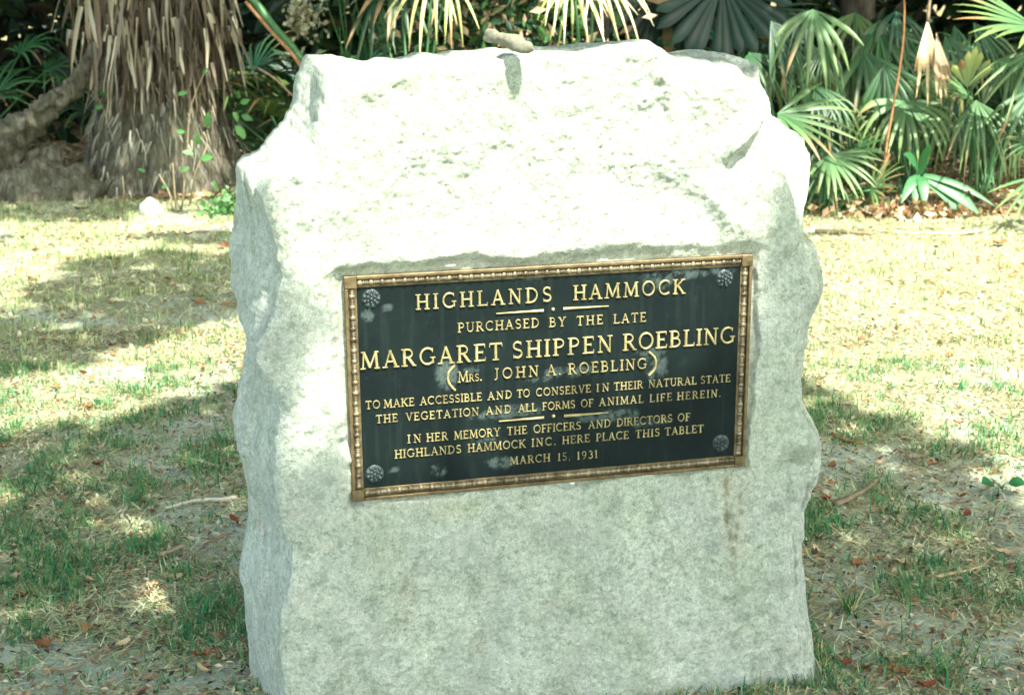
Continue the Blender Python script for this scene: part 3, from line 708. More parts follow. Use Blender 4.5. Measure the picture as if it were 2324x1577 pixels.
plant('palmetto', 2050, 9.5, 'palmetto whose fan hangs straight down like fringe beside the orange stalk', [
    (2056, 232, 0, -95, 150, dict(spread=200, nseg=24, droop=1.3, col=PALEG, fused=.34, tow=.6, nup=1.2)),
    (2090, 205, .15, -5, 80, dict(spread=110, nseg=14, droop=.5, col=PALEG, fused=.45)),
    (2010, 240, .1, -130, 130, dict(spread=70, nseg=9, droop=.5, col=YG, fused=.25)),
    (1960, 120, .5, -85, 190, dict(spread=110, nseg=12, droop=.9, col=GREEN, fused=.25)),
    (1990, 60, .8, -60, 170, dict(spread=140, nseg=14, droop=.7, col=GREEN, fused=.3))], 'palmetto')
plant('palmetto', 2210, 9.4, 'palmetto with a round pale folded leaf above two drooping fans', [
    (2205, 222, 0, 165, 95, dict(spread=100, nseg=15, droop=.5, col=PALEG, fused=.5, tow=.3)),
    (2215, 228, 0, -92, 195, dict(spread=90, nseg=14, droop=.9, col=PALEG, fused=.22, tow=.5)),
    (2195, 200, -.1, 90, 95, dict(spread=80, nseg=11, droop=-.25, col=(.2, .3, .16), fused=.72, tow=.1, nup=.1, ragged=.25)),
    (2300, 240, .1, -70, 200, dict(spread=110, nseg=14, droop=.9, col=GREEN, fused=.25))], 'palmetto')
plant('palmetto', 2400, 9.0, 'tall palmetto at the right edge with long bright leaf blades reaching left', [
    (2350, 62, 0, 178, 215, dict(spread=110, nseg=18, droop=.32, col=PALEG, fused=.42, nup=.9, tow=.2)),
    (2345, 118, .0, -135, 190, dict(spread=90, nseg=9, droop=.5, col=PALEG, fused=.2)),
    (2350, 200, .3, -100, 190, dict(spread=120, nseg=15, droop=.8, col=GREEN, fused=.3)),
    (2360, 60, .5, 120, 150, dict(spread=130, nseg=18, droop=.4, col=GREEN, fused=.4))], 'palmetto')
plant('palmetto', 2370, 8.6, 'low palmetto at the right edge laying stiff blades onto the sand', [
    (2352, 400, -.1, -138, 165, dict(spread=60, nseg=9, droop=.25, col=PALEG, fused=.3, tow=.5)),
    (2360, 395, 0, -95, 150, dict(spread=70, nseg=8, droop=.2, col=YG, fused=.3)),
    (2350, 330, .3, -170, 90, dict(spread=120, nseg=12, droop=.5, col=GREEN, fused=.3))], 'palmetto')
rs = random.Random(123)
for gi, (cx_, lbl) in enumerate(((1830, 'scruffy palmetto with limp hanging blades nearest the stone’s right edge'), (1960, 'dense palmetto whose overlapping fans hang left of the orange-brown stalk'), (2090, 'dense palmetto crowding behind the dead pale leaf'), (2240, 'dense palmetto with long limp blades under the round folded leaf'), (2390, 'dense palmetto filling the right edge behind the bright blades'))):
    fr = []
    for k in range(8):
        fx = cx_ + rs.uniform(-90, 90); fy = rs.uniform(20, 350); c_ = rs.choice([PALEG, GREEN, GREEN, TEAL, YG])
        fr.append((fx, fy, rs.uniform(-.1, .9), rs.uniform(-130, -50), rs.uniform(120, 200), dict(spread=rs.uniform(50, 120), nseg=rs.randint(10, 16), droop=rs.uniform(.9, 1.7), col=c_, fused=rs.uniform(.2, .34), tow=rs.uniform(-.2, .5), ns=rs.uniform(-.8, .8))))
    plant('palmetto', cx_, 9.5 + .1 * gi, lbl, fr, 'palmetto')
# broad-leaved clump in front of the palmettos
def blade(mb, a, b, w_, sag=.05, c=(.04, .14, .05), n=8):
    a = np.array(a, float); b = np.array(b, float); V = []; F = []
    d = nz(b - a); sd = nz(np.cross(d, [0.1, -1, .5]))
    for i in range(n + 1):
        t = i / n; p = a + (b - a) * t + np.array([0, 0, 1]) * sag * 4 * t * (1 - t); ww = w_ * max(.04, math.sin(PI * min(1, .12 + .88 * t)) ** .8)
        V += [p - sd * ww, p + np.array([0, .3, -.6]) * ww * .4, p + sd * ww]
    for i in range(n): F += [(i * 3, i * 3 + 1, i * 3 + 4, i * 3 + 3), (i * 3 + 1, i * 3 + 2, i * 3 + 5, i * 3 + 4)]
    mb.add(V, F, c)
e = empty('broadleaf_clump', tuple(G(2110, 470)), 'clump of broad strap-shaped green leaves splayed flat at the wood edge', 'plant')
for (p, q, w_) in (((2095, 400), (2225, 490), .05), ((2095, 405), (2190, 500), .04), ((2090, 400), (2045, 462), .035), ((2092, 400), (2098, 470), .04), ((2090, 395), (2110, 330), .03), ((2085, 395), (2050, 350), .028), ((2095, 400), (2260, 470), .022), ((2080, 400), (2075, 480), .03)):
    mb = MB(); blade(mb, AT(p[0], p[1], 9.0), AT(q[0], q[1], 8.85), w_, .04, (.035, .15, .05)); mb.build('leaf', M_PALM, e, off=e.location, col=True)
# dead hanging leaf
e = empty('dead_palm_leaf', tuple(AT(2105, 40, 9.25)), 'pale tan dead palm leaf hanging folded among the green fans', 'dead leaf')
V, F, C = frond_mesh(AT(2105, 45, 9.25), (0, -.05, -1), (0, -1, .1), .60, spread=34, nseg=14, droop=.05, fused=.50, col=(.58, .49, .33), tip=(.42, .30, .16), ragged=.5, width=1.3, seed=5)
mesh_np('leaf_blade', V - np.array(e.location), F, M_STRIP, e, True, C)
V, F, C = frond_mesh(AT(2125, 75, 9.22), (.08, -.05, -1), (0.4, -1, .1), .52, spread=30, nseg=11, droop=.05, fused=.5, col=(.46, .36, .25), tip=(.30, .2, .11), ragged=.35, width=1.4, seed=6)
mesh_np('leaf_blade', V - np.array(e.location), F, M_STRIP, e, True, C)
mb = MB(); mb.add(*tube_vf(smoothline([AT(2120, -60, 9.3), AT(2110, 0, 9.28), AT(2106, 50, 9.25)], 6), [.012] * 6, 6)); mb.build('stalk', M_TWIG, e, off=e.location)
for lab, pts, r in (('orange-brown leaf stalk rising among the palmettos beside the dead pale leaf', [(2004, 430, 9.1), (2012, 330, 9.2), (2040, 170, 9.3), (2052, 60, 9.3), (2050, -60, 9.3)], .008),
                    ('short orange stub of a leaf stalk leaning right above the low fans', [(1982, 436, 8.95), (1998, 395, 9.0), (2018, 350, 9.05)], .015)):
    P = [AT(*p) for p in pts]; P[0][2] = max(P[0][2], 0.0); mb = MB(); mb.add(*tube_vf(smoothline(P, 12), np.linspace(r * 1.2, r * .8, 12), 7)); o = mb.build('leaf_stalk', M_ORSTEM, off=P[0]); o.location = P[0]; tag(o, lab, 'leaf stalk')

# yellowing fronds that show above the stone
plant('young_palm', 960, 9.3, 'young palm with yellow-green fringe hanging just above the stone’s left shoulder', [
    (985, -70, 0, -108, 200, dict(spread=80, nseg=9, droop=1.0, col=(.40, .38, .15), tip=(.55, .47, .22), fused=.2, tow=.5)),
    (1020, -60, .1, -85, 180, dict(spread=60, nseg=8, droop=.8, col=(.24, .30, .10), tip=(.4, .4, .15), fused=.2)),
    (900, -80, .6, -70, 190, dict(spread=140, nseg=20, droop=.3, col=TEAL, fused=.4)),
    (850, -20, .5, -95, 190, dict(spread=60, nseg=6, droop=.3, col=TEAL, fused=.2))], 'palm')
plant('young_palm', 1340, 9.2, 'young palm with pale straw-coloured blades spilling over the stone’s top centre', [
    (1290, -90, 0, -70, 215, dict(spread=90, nseg=12, droop=.7, col=(.50, .46, .20), tip=(.62, .55, .32), fused=.2, tow=.5)),
    (1350, -80, -.1, -62, 215, dict(spread=70, nseg=11, droop=.6, col=(.48, .46, .24), tip=(.6, .55, .35), fused=.2, tow=.5)),
    (1300, -60, .3, -95, 170, dict(spread=90, nseg=12, droop=.6, col=(.14, .22, .07), fused=.25))], 'palm')
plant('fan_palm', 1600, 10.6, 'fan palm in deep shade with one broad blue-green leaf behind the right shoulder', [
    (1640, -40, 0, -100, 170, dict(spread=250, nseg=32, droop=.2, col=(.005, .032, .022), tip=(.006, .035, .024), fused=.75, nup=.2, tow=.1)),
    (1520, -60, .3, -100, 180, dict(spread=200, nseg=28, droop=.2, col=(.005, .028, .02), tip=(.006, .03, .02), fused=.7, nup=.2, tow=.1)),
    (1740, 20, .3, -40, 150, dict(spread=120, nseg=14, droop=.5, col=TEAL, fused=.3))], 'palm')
plant('spear_palm', 800, 10.3, 'palm shoot with straight dark green upright blades behind the left shoulder', [
    (790, 150, 0, 92, 230, dict(spread=22, nseg=5, droop=.05, col=(.03, .13, .05), fused=.1, width=1.3)),
    (840, 150, .2, 88, 240, dict(spread=30, nseg=6, droop=.05, col=(.03, .14, .05), fused=.1, width=1.2)),
    (960, 110, .3, 110, 200, dict(spread=110, nseg=22, droop=.15, col=TEAL, fused=.3)),
    (770, 60, .5, 60, 150, dict(spread=120, nseg=20, droop=.3, col=TEAL, fused=.3))], 'palm')
# thick green/orange petiole slanting down behind the shoulder
for nm, pts, r, mt, lab in (('leaf_stalk', [(560, -20, 10.0), (620, 60, 9.9), (690, 145, 9.8), (770, 300, 9.7)], .030, M_GRSTEM, 'thick green leaf stalk slanting down behind the stone’s left shoulder'),
                       ('leaf_stalk', [(558, 5, 9.93), (615, 72, 9.83), (682, 150, 9.73), (765, 310, 9.6)], .013, M_ORSTEM, 'orange-brown edge stalk running along the thick green one'),
                       ('twig', [(585, 155, 9.8), (625, 180, 9.8), (665, 218, 9.8), (720, 260, 9.8)], .008, M_TWIG, 'thin bare twig slanting behind the stone’s upper left edge')):
    P = [AT(*p) for p in pts]; mb = MB(); mb.add(*tube_vf(smoothline(P, 12), [r] * 12, 7)); o = mb.build(nm, mt, off=P[-1]); o.location = P[-1]; tag(o, lab, 'leaf stalk' if nm != 'twig' else 'twig')

# random palmettos deeper in the wood: one per base, own meshes
rs = random.Random(5)
PROT = []
for k in range(7):
    V, F, C = frond_mesh((0, 0, 0), (0, -1, .5), (0, .25, 1), .56, spread=190, nseg=20, droop=rs.choice([.9, 1.3, 1.7]), fused=.26, width=.8, col=[GREEN, TEAL, GREEN, YG, TEAL, (.03, .11, .04), TEAL][k], seed=50 + k)
    me = mesh_np('frond', V, F, M_PALM, None, True, C); PROT.append(me.data); bpy.data.objects.remove(me)
pm_ = MB(); pm_.add(*tube_vf([(0, 0, 0), (0, 0, .5), (0, 0, 1)], [.012, .010, .007], 5)); _po = pm_.build('petiole', M_GRSTEM); PET = _po.data; bpy.data.objects.remove(_po)
deep = []
for k in range(25):
    px = rs.choice([rs.uniform(1750, 2500), rs.uniform(-100, 2400), rs.uniform(1600, 2400), rs.uniform(550, 1300)]); y = rs.uniform(10.6, 13.2)
    if px < 640 and y < 11.2: y += 1.6
    deep.append((AT(px, 400, y)[0], y))
where = lambda x: 'left, beyond the old palm stump' if x < -1.5 else ('centre, behind the stone' if x < 1.6 else 'right, behind the bright fans')
ORD = 'first second third fourth fifth sixth seventh eighth ninth tenth eleventh twelfth thirteenth fourteenth fifteenth sixteenth seventeenth eighteenth nineteenth twentieth twenty-first twenty-second twenty-third twenty-fourth twenty-fifth'.split()
deep.sort(key=lambda q: q[0] / q[1])
for di, (x, y) in enumerate(deep):
    b = np.array([x, y, hz(x, y)]); e = empty('understory_palmetto', tuple(b), 'shaded palmetto deep in the wood, ' + ORD[di] + ' from the left in the back row', 'palmetto', 'shaded palmettos in the back row')
    for j in range(rs.randint(6, 9)):
        az = rs.uniform(0, 2 * PI); el = rs.uniform(.35, 1.1); Lp = rs.uniform(.45, 1.15)
        d = Vector((math.sin(az) * math.cos(el), -math.cos(az) * math.cos(el), math.sin(el))); hub = d * Lp
        f = bpy.data.objects.new('frond', rs.choice(PROT)); COL.objects.link(f); f.parent = e; f.location = hub
        f.rotation_euler = (rs.uniform(-.5, .3), rs.uniform(-.3, .3), az); s_ = rs.uniform(.8, 1.25); f.scale = (s_,) * 3
        p = bpy.data.objects.new('petiole', PET); COL.objects.link(p); p.parent = f
        loc = f.matrix_basis.inverted()
        v = loc @ Vector((0, 0, 0)); q = (-v).to_track_quat('Z', 'Y'); p.location = v; p.rotation_euler = q.to_euler(); p.scale = (1, 1, v.length)

# ------------------------------------------------------------------ old cabbage palm with a skirt of dead strips, left
TY = 10.55
tx = AT(385, 430, TY)[0]
tb = np.array([tx, TY, 0.0])
e = empty('cabbage_palm', tuple(tb), 'old palm with a rugged grey root boss under a thick skirt of dead hanging strips', 'palm tree')
nz_, nt2 = 90, 96; zs = np.concatenate([np.linspace(-.1, 1.6, 70), np.linspace(1.7, 7.5, 20)]); th = np.linspace(0, 2 * PI, nt2, endpoint=False)
ZZ, TT = np.meshgrid(zs, th, indexing='ij')
rad = .30 + .30 * np.exp(-np.clip(ZZ, 0, 9) / .42) + .06 * np.exp(-((ZZ - .5) / .35) ** 2)
Pq = np.stack([np.cos(TT) * 2.2, np.sin(TT) * 2.2, ZZ * 1.3], -1)
rad *= 1 + .22 * fbm(Pq, 3, 200) + .10 * fbm(Pq * np.array([5, 5, 1.2]), 3, 201) + .05 * fbm(Pq * 9, 2, 202)
Vt = np.stack([np.cos(TT) * rad * 1.05, np.sin(TT) * rad, ZZ], -1).reshape(-1, 3)
idx = np.arange(nz_ * nt2).reshape(nz_, nt2); nx2 = np.roll(idx, -1, 1)
mesh_np('trunk', Vt, np.stack([idx[:-1].ravel(), nx2[:-1].ravel(), nx2[1:].ravel(), idx[1:].ravel()], 1), M_BARK, e, True)
rs = random.Random(9)
def strip_vf(p, d, L, w_, rs_, grav=.6, n=7, curl=.5):
    p = np.array(p, float); d = nz(np.array(d, float)); sd = nz(np.cross(d, [rs_.uniform(-1, 1), rs_.uniform(-1.5, -.2), .1])); V = []; F = []
    for i in range(n + 1):
        t = i / n; ww = w_ * (1 - .75 * t ** 2) * .5; s2 = nz(sd + .0001)
        nn_ = np.cross(d, sd)
        V += [p - sd * ww, p + nn_ * ww * .6, p + sd * ww]
        p = p + d * L / n; d = nz(d + np.array([rs_.uniform(-.08, .08), rs_.uniform(-.08, .08), -grav / n])); sd = nz(sd - (sd @ d) * d + nn_ * rs_.uniform(-curl, curl) * .3); sd = nz(sd - (sd @ d) * d)
    for i in range(n): F += [(i * 3, i * 3 + 1, i * 3 + 4, i * 3 + 3), (i * 3 + 1, i * 3 + 2, i * 3 + 5, i * 3 + 4)]
    return V, F
SC = [(.25, .20, .14), (.15, .11, .075), (.36, .32, .23), (.08, .055, .035), (.20, .165, .125), (.44, .40, .30), (.12, .09, .065), (.09, .07, .05)]
bulk = MB()
for k in range(1250):
    a = rs.uniform(-PI, PI); fr = k < 280
    if fr: a = rs.uniform(-1.4, 1.4)
    r0 = (.40 if fr else .22) + .24 * rs.random(); z0 = rs.uniform(.85, 2.1); ze = rs.choice([rs.uniform(.45, .8), rs.uniform(.65, 1.15), rs.uniform(.9, 1.5)])
    if a < -.7: ze += .25
    L = min(max(.12, z0 - ze), rs.uniform(.2, .62)); p = (math.sin(a) * r0, -math.cos(a) * r0, ze + L)
    d = (math.sin(a) * .15 + rs.uniform(-.28, .28), -math.cos(a) * .2, -1); c = np.array(rs.choice(SC)) * rs.uniform(.7, 1.25)
    if fr: mb = MB(); mb.add(*strip_vf(p, d, L, rs.uniform(.016, .042), rs, curl=1.6), c=c); mb.build('dead_leaf_strip', M_STRIP, e, col=True)
    else: bulk.add(*strip_vf(p, d, L, rs.uniform(.010, .034), rs, n=6, curl=1.6), c=c * .85)
tag(bulk.build('dead_leaf_skirt', M_STRIP, e, col=True), kind='stuff')
# root fringe on the boss
bulk = MB()
for k in range(420):
    a = rs.uniform(-2.1, 2.1); z0 = rs.uniform(.05, .95); r0 = float(.33 + .30 * math.exp(-z0 / .42) + .06 * math.exp(-((z0 - .5) / .35) ** 2)) * 1.06
    bulk.add(*strip_vf((math.sin(a) * r0 * 1.05, -math.cos(a) * r0, z0), (math.sin(a) * .5 + rs.uniform(-.5, .5), -math.cos(a) * .3, -1), rs.uniform(.05, .16), rs.uniform(.006, .016), rs, n=3), c=np.array([.34, .34, .26]) * rs.uniform(.35, 1.2))
tag(bulk.build('root_fringe', M_STRIP, e, col=True), kind='stuff')
for k in range(16):                             # green crown, above the frame
    a = k * 2.4; el = rs.uniform(.1, 1.1); d = np.array([math.cos(a) * math.cos(el), math.sin(a) * math.cos(el), math.sin(el)])
    hub = tb + np.array([0, 0, 7.4]) + d * 1.3
    add_frond(e, hub, d, (0, 0, 1), 1.3, tb + [0, 0, 7.3], spread=200, nseg=30, droop=.8, col=GREEN, seed=k)
# leaning root limb at the far left of the boss
pts = [(222, 70, 10.2), (205, 130, 10.15), (165, 195, 10.1), (105, 245, 10.0), (40, 300, 9.95), (-40, 380, 9.9), (-120, 450, 9.9)]
P = smoothline([AT(*p) for p in pts], 80); rad = np.interp(np.linspace(0, 1, 80), [0, .25, .5, .7, 1], [.022, .05, .08, .13, .24])
V, F = tube_vf(P, rad, 36, True, .35, 4); V = np.array(V); V += .045 * np.stack([fbm(V * 9, 4, 5, .7), fbm(V * 9, 4, 6, .7), fbm(V * 9, 4, 7, .7)], -1)
o = mesh_np('fallen_limb', V - P[-1], F, M_BARK, None, True); o.location = P[-1]
tag(o, 'grey mossy leaning limb sloping down left from the old palm', 'tree limb')
for (px, py, rr_, lab) in ((60, 400, .34, 'large dark root mound at the far left edge'), (150, 425, .22, 'smaller grey root mound between the limb and the old palm')):
    c = AT(px, py, 10.05 if px < 100 else 10.0); c[2] = 0
    th_, ph_ = np.meshgrid(np.linspace(0, 2 * PI, 36, endpoint=False), np.linspace(0, PI / 2 + .3, 16)); 
    d = np.stack([np.cos(th_) * np.sin(ph_), np.sin(th_) * np.sin(ph_), np.cos(ph_)], -1); r2 = rr_ * (1 + .5 * fbm(d * 2.5, 5, 210, .65))
    V = d * r2[..., None] * np.array([1.3, 1, 1.0]); idx = np.arange(36 * 16).reshape(16, 36); nx2 = np.roll(idx, -1, 1)
    o = mesh_np('root_mound', V.reshape(-1, 3), np.stack([idx[:-1].ravel(), idx[1:].ravel(), nx2[1:].ravel(), nx2[:-1].ravel()], 1), M_BARK, None, True); o.location = c; tag(o, lab, 'root mound')

# saplings with leaves before the palm boss
def leaf_vf(c, d, n, L, w_):
    c = np.array(c, float); d = nz(np.array(d, float)); n = np.array(n, float); s = nz(np.cross(d, n)); n = np.cross(s, d); V = []; F = []
    for i, t in enumerate((0, .25, .55, .8, 1)):
        ww = w_ * (.1, .8, 1, .6, .05)[i]; p = c + d * L * t - n * L * .15 * t * t
        V += [p - s * ww + n * ww * .2, p, p + s * ww + n * ww * .2]
    for i in range(4): F += [(i * 3, i * 3 + 1, i * 3 + 4, i * 3 + 3), (i * 3 + 1, i * 3 + 2, i * 3 + 5, i * 3 + 4)]
    return V, F
def sapling(label, stems, leaves, y, r=.007):
    b = AT(*stems[0][0], y); b = G(*stems[0][0]); e = empty('sapling', tuple(b), label, 'sapling')
    for s in stems:
        P = [G(*s[0])] + [AT(p[0], p[1], b[1]) for p in s[1:]]
        mb = MB(); mb.add(*tube_vf(smoothline(P, 10), np.linspace(r, r * .5, 10), 6)); mb.build('stem', M_STEMT, e, off=b)
    for (px, py, ang, L) in leaves:
        mb = MB(); L *= .85; mb.add(*leaf_vf(AT(px, py, b[1] - .02), DIRV(ang, .4), (random.uniform(-.7, .7), -1, random.uniform(0, 1)), L, L * .27), c=np.array([.07, .20, .05]) * random.uniform(.7, 1.3)); mb.build('leaf', M_LEAF, e, off=b, col=True)
M_STEMT = mat_drystuff('sapling_stem', ((.26, .2, .12), (.42, .36, .22)))
sapling('leafy sapling with bright green leaves in front of the palm’s root boss', [[(412, 478), (418, 420), (425, 350), (428, 280), (437, 230), (462, 170)], [(430, 470), (445, 390), (470, 330), (462, 300)]],
        [(545, 235, 20, .09), (530, 255, -60, .08), (548, 262, -20, .10), (535, 285, -50, .13), (455, 360, 10, .11), (440, 350, 160, .09), (448, 330, 80, .1), (430, 380, 200, .08), (545, 225, 100, .07), (460, 170, 50, .07), (425, 210, 190, .08), (470, 290, 80, .13), (420, 300, 170, .07)], 9.7)
sapling('thin bare straw-coloured stems standing beside the small white rock', [[(392, 480), (385, 440), (360, 395)], [(400, 482), (396, 430), (392, 370)], [(283, 470), (281, 430), (278, 400)]], [(330, 390, 150, .06), (366, 425, 10, .06)], 9.3, .008)
sapling('tiny seedling with yellow-green leaves left of the palm’s root boss', [[(186, 425), (184, 405), (180, 398)]], [(182, 402, 60, .08), (184, 400, 140, .06)], 9.9, .005)
sapling('slim sprig with light green leaves against the left of the dead skirt', [[(290, 440), (235, 250), (205, 205), (190, 180)]], [(190, 185, 150, .09), (200, 200, 100, .1), (215, 210, 0, .12), (190, 175, 60, .07), (235, 240, -160, .08)], 10.0, .004)
# pale rock
def rock(px, py, r, sc_, mat, label, seed):
    c = G(px, py); th_, ph_ = np.meshgrid(np.linspace(0, 2 * PI, 30, endpoint=False), np.linspace(0, PI, 18)); d = np.stack([np.cos(th_) * np.sin(ph_), np.sin(th_) * np.sin(ph_), np.cos(ph_)], -1)
    V = d * (r * (1 + .3 * fbm(d * 1.8, 3, seed)))[..., None] * np.array(sc_); idx = np.arange(30 * 18).reshape(18, 30); nx2 = np.roll(idx, -1, 1)
    o = mesh_np('rock', V.reshape(-1, 3), np.stack([idx[:-1].ravel(), idx[1:].ravel(), nx2[1:].ravel(), nx2[:-1].ravel()], 1), mat, None, True); o.location = c; tag(o, label, 'rock')
rock(343, 490, .085, (1.0, .8, 1.35), NB('pale_rock').col((.30, .30, .25), .9), 'small pale pointed rock on the ground before the old palm', 300)
rock(145, 455, .09, (1.3, .8, .8), M_BARK, 'low grey-green stone in shade at the foot of the old palm', 301)

# ------------------------------------------------------------------ foliage masses and trees of the wood
def leafcloud(name, pos, size, cols, seed, mat=None, parent=None, off=(0, 0, 0), asp=.42):
    r = np.random.RandomState(seed); N = len(pos); a = r.randn(N, 3); a /= np.linalg.norm(a, axis=1, keepdims=True)
    b = r.randn(N, 3); b -= (b * a).sum(1, keepdims=True) * a; b /= np.linalg.norm(b, axis=1, keepdims=True)
    n = np.cross(a, b); s = size * r.uniform(.6, 1.4, (N, 1))
    V = np.stack([pos - a * s, pos - b * s * asp + n * s * .12, pos + a * s, pos + b * s * asp + n * s * .12], 1).reshape(-1, 3) - np.array(off)
    F = np.arange(4 * N).reshape(N, 4); F = np.concatenate([F[:, [0, 1, 2]], F[:, [0, 2, 3]]])
    c = np.array(cols)[r.randint(0, len(cols), N)] * r.uniform(.7, 1.3, (N, 1))
    return mesh_np(name, V, F, mat or M_LEAF, parent, False, np.repeat(c, 4, 0))
DG = [(.010, .030, .012), (.016, .045, .016), (.008, .028, .016), (.026, .055, .016), (.04, .032, .018)]
r = np.random.RandomState(3)
N = 52000; px = r.uniform(-16, 16, N); zz = r.uniform(0, 1, N) ** 1.4 * 5.5; py = r.uniform(13.2, 18, N) + zz * .3
cl = fbm(np.stack([px * .8, zz * .9, py * .5], -1), 3, 400); keep = cl > -.28
P_ = np.stack([px, py, zz], 1)[keep]
tag(leafcloud('woodland_undergrowth', P_, .13, DG, 4), 'dense dark green undergrowth filling the back of the wood', 'undergrowth', kind='stuff')
N = 16000; px = r.uniform(-40, 40, N); zz = r.uniform(0, 9, N); py = r.uniform(19, 26, N)
tag(leafcloud('distant_woodland', np.stack([px, py, zz], 1), .45, DG, 5, asp=.6), 'far dark woodland behind the undergrowth', 'woodland', kind='stuff')
# shrub with mixed pinkish dead leaves above the stone's centre
N = 2600; c = AT(1130, 20, 10.2); q = r.randn(N, 3) * np.array([.42, .3, .42]); P_ = c + q; P_ = P_[P_[:, 2] > .05]
e = empty('shrub', (c[0], c[1], 0), 'small-leaved shrub flecked with dead pinkish leaves behind the stone’s top', 'shrub')
leafcloud('foliage', P_, .05, [(.03, .09, .03), (.05, .14, .04), (.02, .06, .03), (.38, .27, .18)], 6, parent=e, off=e.location)
for k in range(5):
    mb = MB(); t = c + np.array([rs.uniform(-.4, .4), rs.uniform(-.2, .2), rs.uniform(-.1, .4)]); mb.add(*tube_vf(smoothline([(c[0], c[1], 0), (c[0] + (t[0] - c[0]) * .4, c[1], .6), t], 8), np.linspace(.014, .006, 8), 6)); mb.build('stem', M_DBARK, e, off=e.location)
# lichen-spotted trunk piece and pale clump top left of the stone
def tree(x, y, rad_, H, lean, crownP, label, mat, name='tree', leafsize=.16, cols=DG, seed=0, limbs=6, cspread=3.0, group=None, lm=None):
    b = np.array([x, y, -.1]); e = empty(name, (x, y, 0), label, 'tree', group)
    top = b + np.array([lean[0], lean[1], H]); L = smoothline([b, b * .6 + top * .4 + [lean[0] * -.15, 0, 0], top], 26)
    rr_ = rad_ * (1 - .6 * np.linspace(0, 1, 26)) + rad_ * .6 * np.exp(-np.linspace(0, 1, 26) * 16)
    V, F = tube_vf(L, rr_, 18, True, .18, seed); V = np.array(V); V += .04 * rad_ / .2 * np.stack([fbm(V * 5, 3, 5 + seed), fbm(V * 5, 3, 6 + seed), V[:, 0] * 0], -1)
    mesh_np('trunk', V - np.array(e.location), F, mat, e, True)
    rs2 = random.Random(seed)
    for k in range(limbs):
        t = rs2.uniform(.55, .98); s = L[int(t * 25)]
        cand = crownP[crownP[:, 1] < -.6] if name == 'oak_tree' else crownP
        tgt = cand[rs2.randrange(len(cand))] if len(cand) else s + np.array([rs2.uniform(-2, 2), rs2.uniform(-2, 2), 1])
        mid = (s + tgt) / 2 + np.array([0, 0, .5]); LL = smoothline([s, mid, tgt], 10); mb = MB(); mb.add(*tube_vf(LL, np.linspace(rad_ * .25, .015, 10), 8)); mb.build('limb', mat, e, off=e.location)
    if len(crownP): leafcloud('crown', crownP, leafsize, cols, seed + 1, mat=M_OAK if name == 'oak_tree' else None, parent=e, off=e.location)
    return e
# --- which patches of ground (and, along the sun's direction, of stone) the trees overhead leave in sun
def gp(pts): return np.array([G(*p)[:2] for p in pts])
def inpoly(x, y, P):
    c = np.zeros(x.shape, bool); n = len(P)
    for i in range(n):
        x1, y1 = P[i]; x2, y2 = P[(i + 1) % n]
        c ^= ((y1 > y) != (y2 > y)) & (x < (x2 - x1) * (y - y1) / (y2 - y1 + 1e-12) + x1)
    return c
CT = 1 / math.tan(SUN_EL)
def sh(p): p = np.array(p); return p[:2] - TS[:2] / TS[2] * p[2]     # where a point's sunray meets the ground
SUNNY = [gp([(1800, 530), (2500, 505), (2900, 560), (2900, 1300), (2420, 1185), (2300, 1100), (2200, 1030), (2140, 985), (2080, 990), (1980, 935), (1880, 880), (1780, 850)]),
         gp([(-600, 950), (0, 858), (180, 828), (330, 775), (450, 735), (600, 700), (620, 875), (450, 890), (300, 930), (100, 975), (-100, 1010), (-600, 1100)]),
         gp([(-300, 560), (0, 545), (60, 490), (300, 462), (560, 445), (560, 490), (380, 520), (300, 545), (520, 555), (500, 585), (330, 570), (150, 600), (60, 690), (-300, 760)]),
         np.array([sh(W3(-1.25, 1.62)), sh(W3(.25, 1.62)), sh(W3(.10, 1.08)), sh(W3(-.14, 1.0)), sh(W3(-.14, .72)), sh(W3(-.50, .58)), sh(W3(-.92, .48)), sh(W3(-1.06, .46)), sh(W3(-1.14, .80))])]
HOLE = np.array([sh(W3(-.15, .98)), sh(W3(.1, 1.1)), sh(W3(.1, .45)), sh(W3(-.15, .45))])
cs_ = .10; gxx, gyy = np.meshgrid(np.arange(-6, 6.5, cs_), np.arange(-1.5, 12.2, cs_))
jx = gxx + r.uniform(-.05, .05, gxx.shape); jy = gyy + r.uniform(-.05, .05, gxx.shape)
wob = .09 * np.stack([vnoise(np.stack([jx * 2.2, jy * 2.2, jx * 0], -1), 500), vnoise(np.stack([jx * 2.2, jy * 2.2, jx * 0], -1), 501)], -1)
dens = np.ones(gxx.shape)
for i, S_ in enumerate(SUNNY):
    f = (.25, 1, 1, .35)[i]
    dens[inpoly(jx + wob[..., 0] * f, jy + wob[..., 1] * f, S_)] = 0
dens *= np.where((gyy < 1.6) | (np.abs(gxx) > 4.6), .55, 1)
dp = fbm(np.stack([jx * 2.6, jy * 2.6, jx * 0], -1), 3, 505)
far_ = sstep(5.2, 6.2, gyy); dens *= np.where(dp > np.where(gxx < 0, .42, .2), 1 - .7 * far_, 1)
xr_ = gxx / gyy
dens[gyy > 8.5] = 0; dens[(gyy > 9.3) & (xr_ >= -.285) & (xr_ < -.2) & (dp > .0)] = .8; dens[(gyy > 9.0) & (xr_ < -.285)] = 1; dens[(gyy > 9.8) & (xr_ > -.205) & (xr_ < -.12)] = .9
dens[(gyy < 3.6) & (gyy > 2.0)] *= 2.3
dens[inpoly(jx, jy, HOLE) & (dens > 0) & (gyy > 2.9)] *= .55
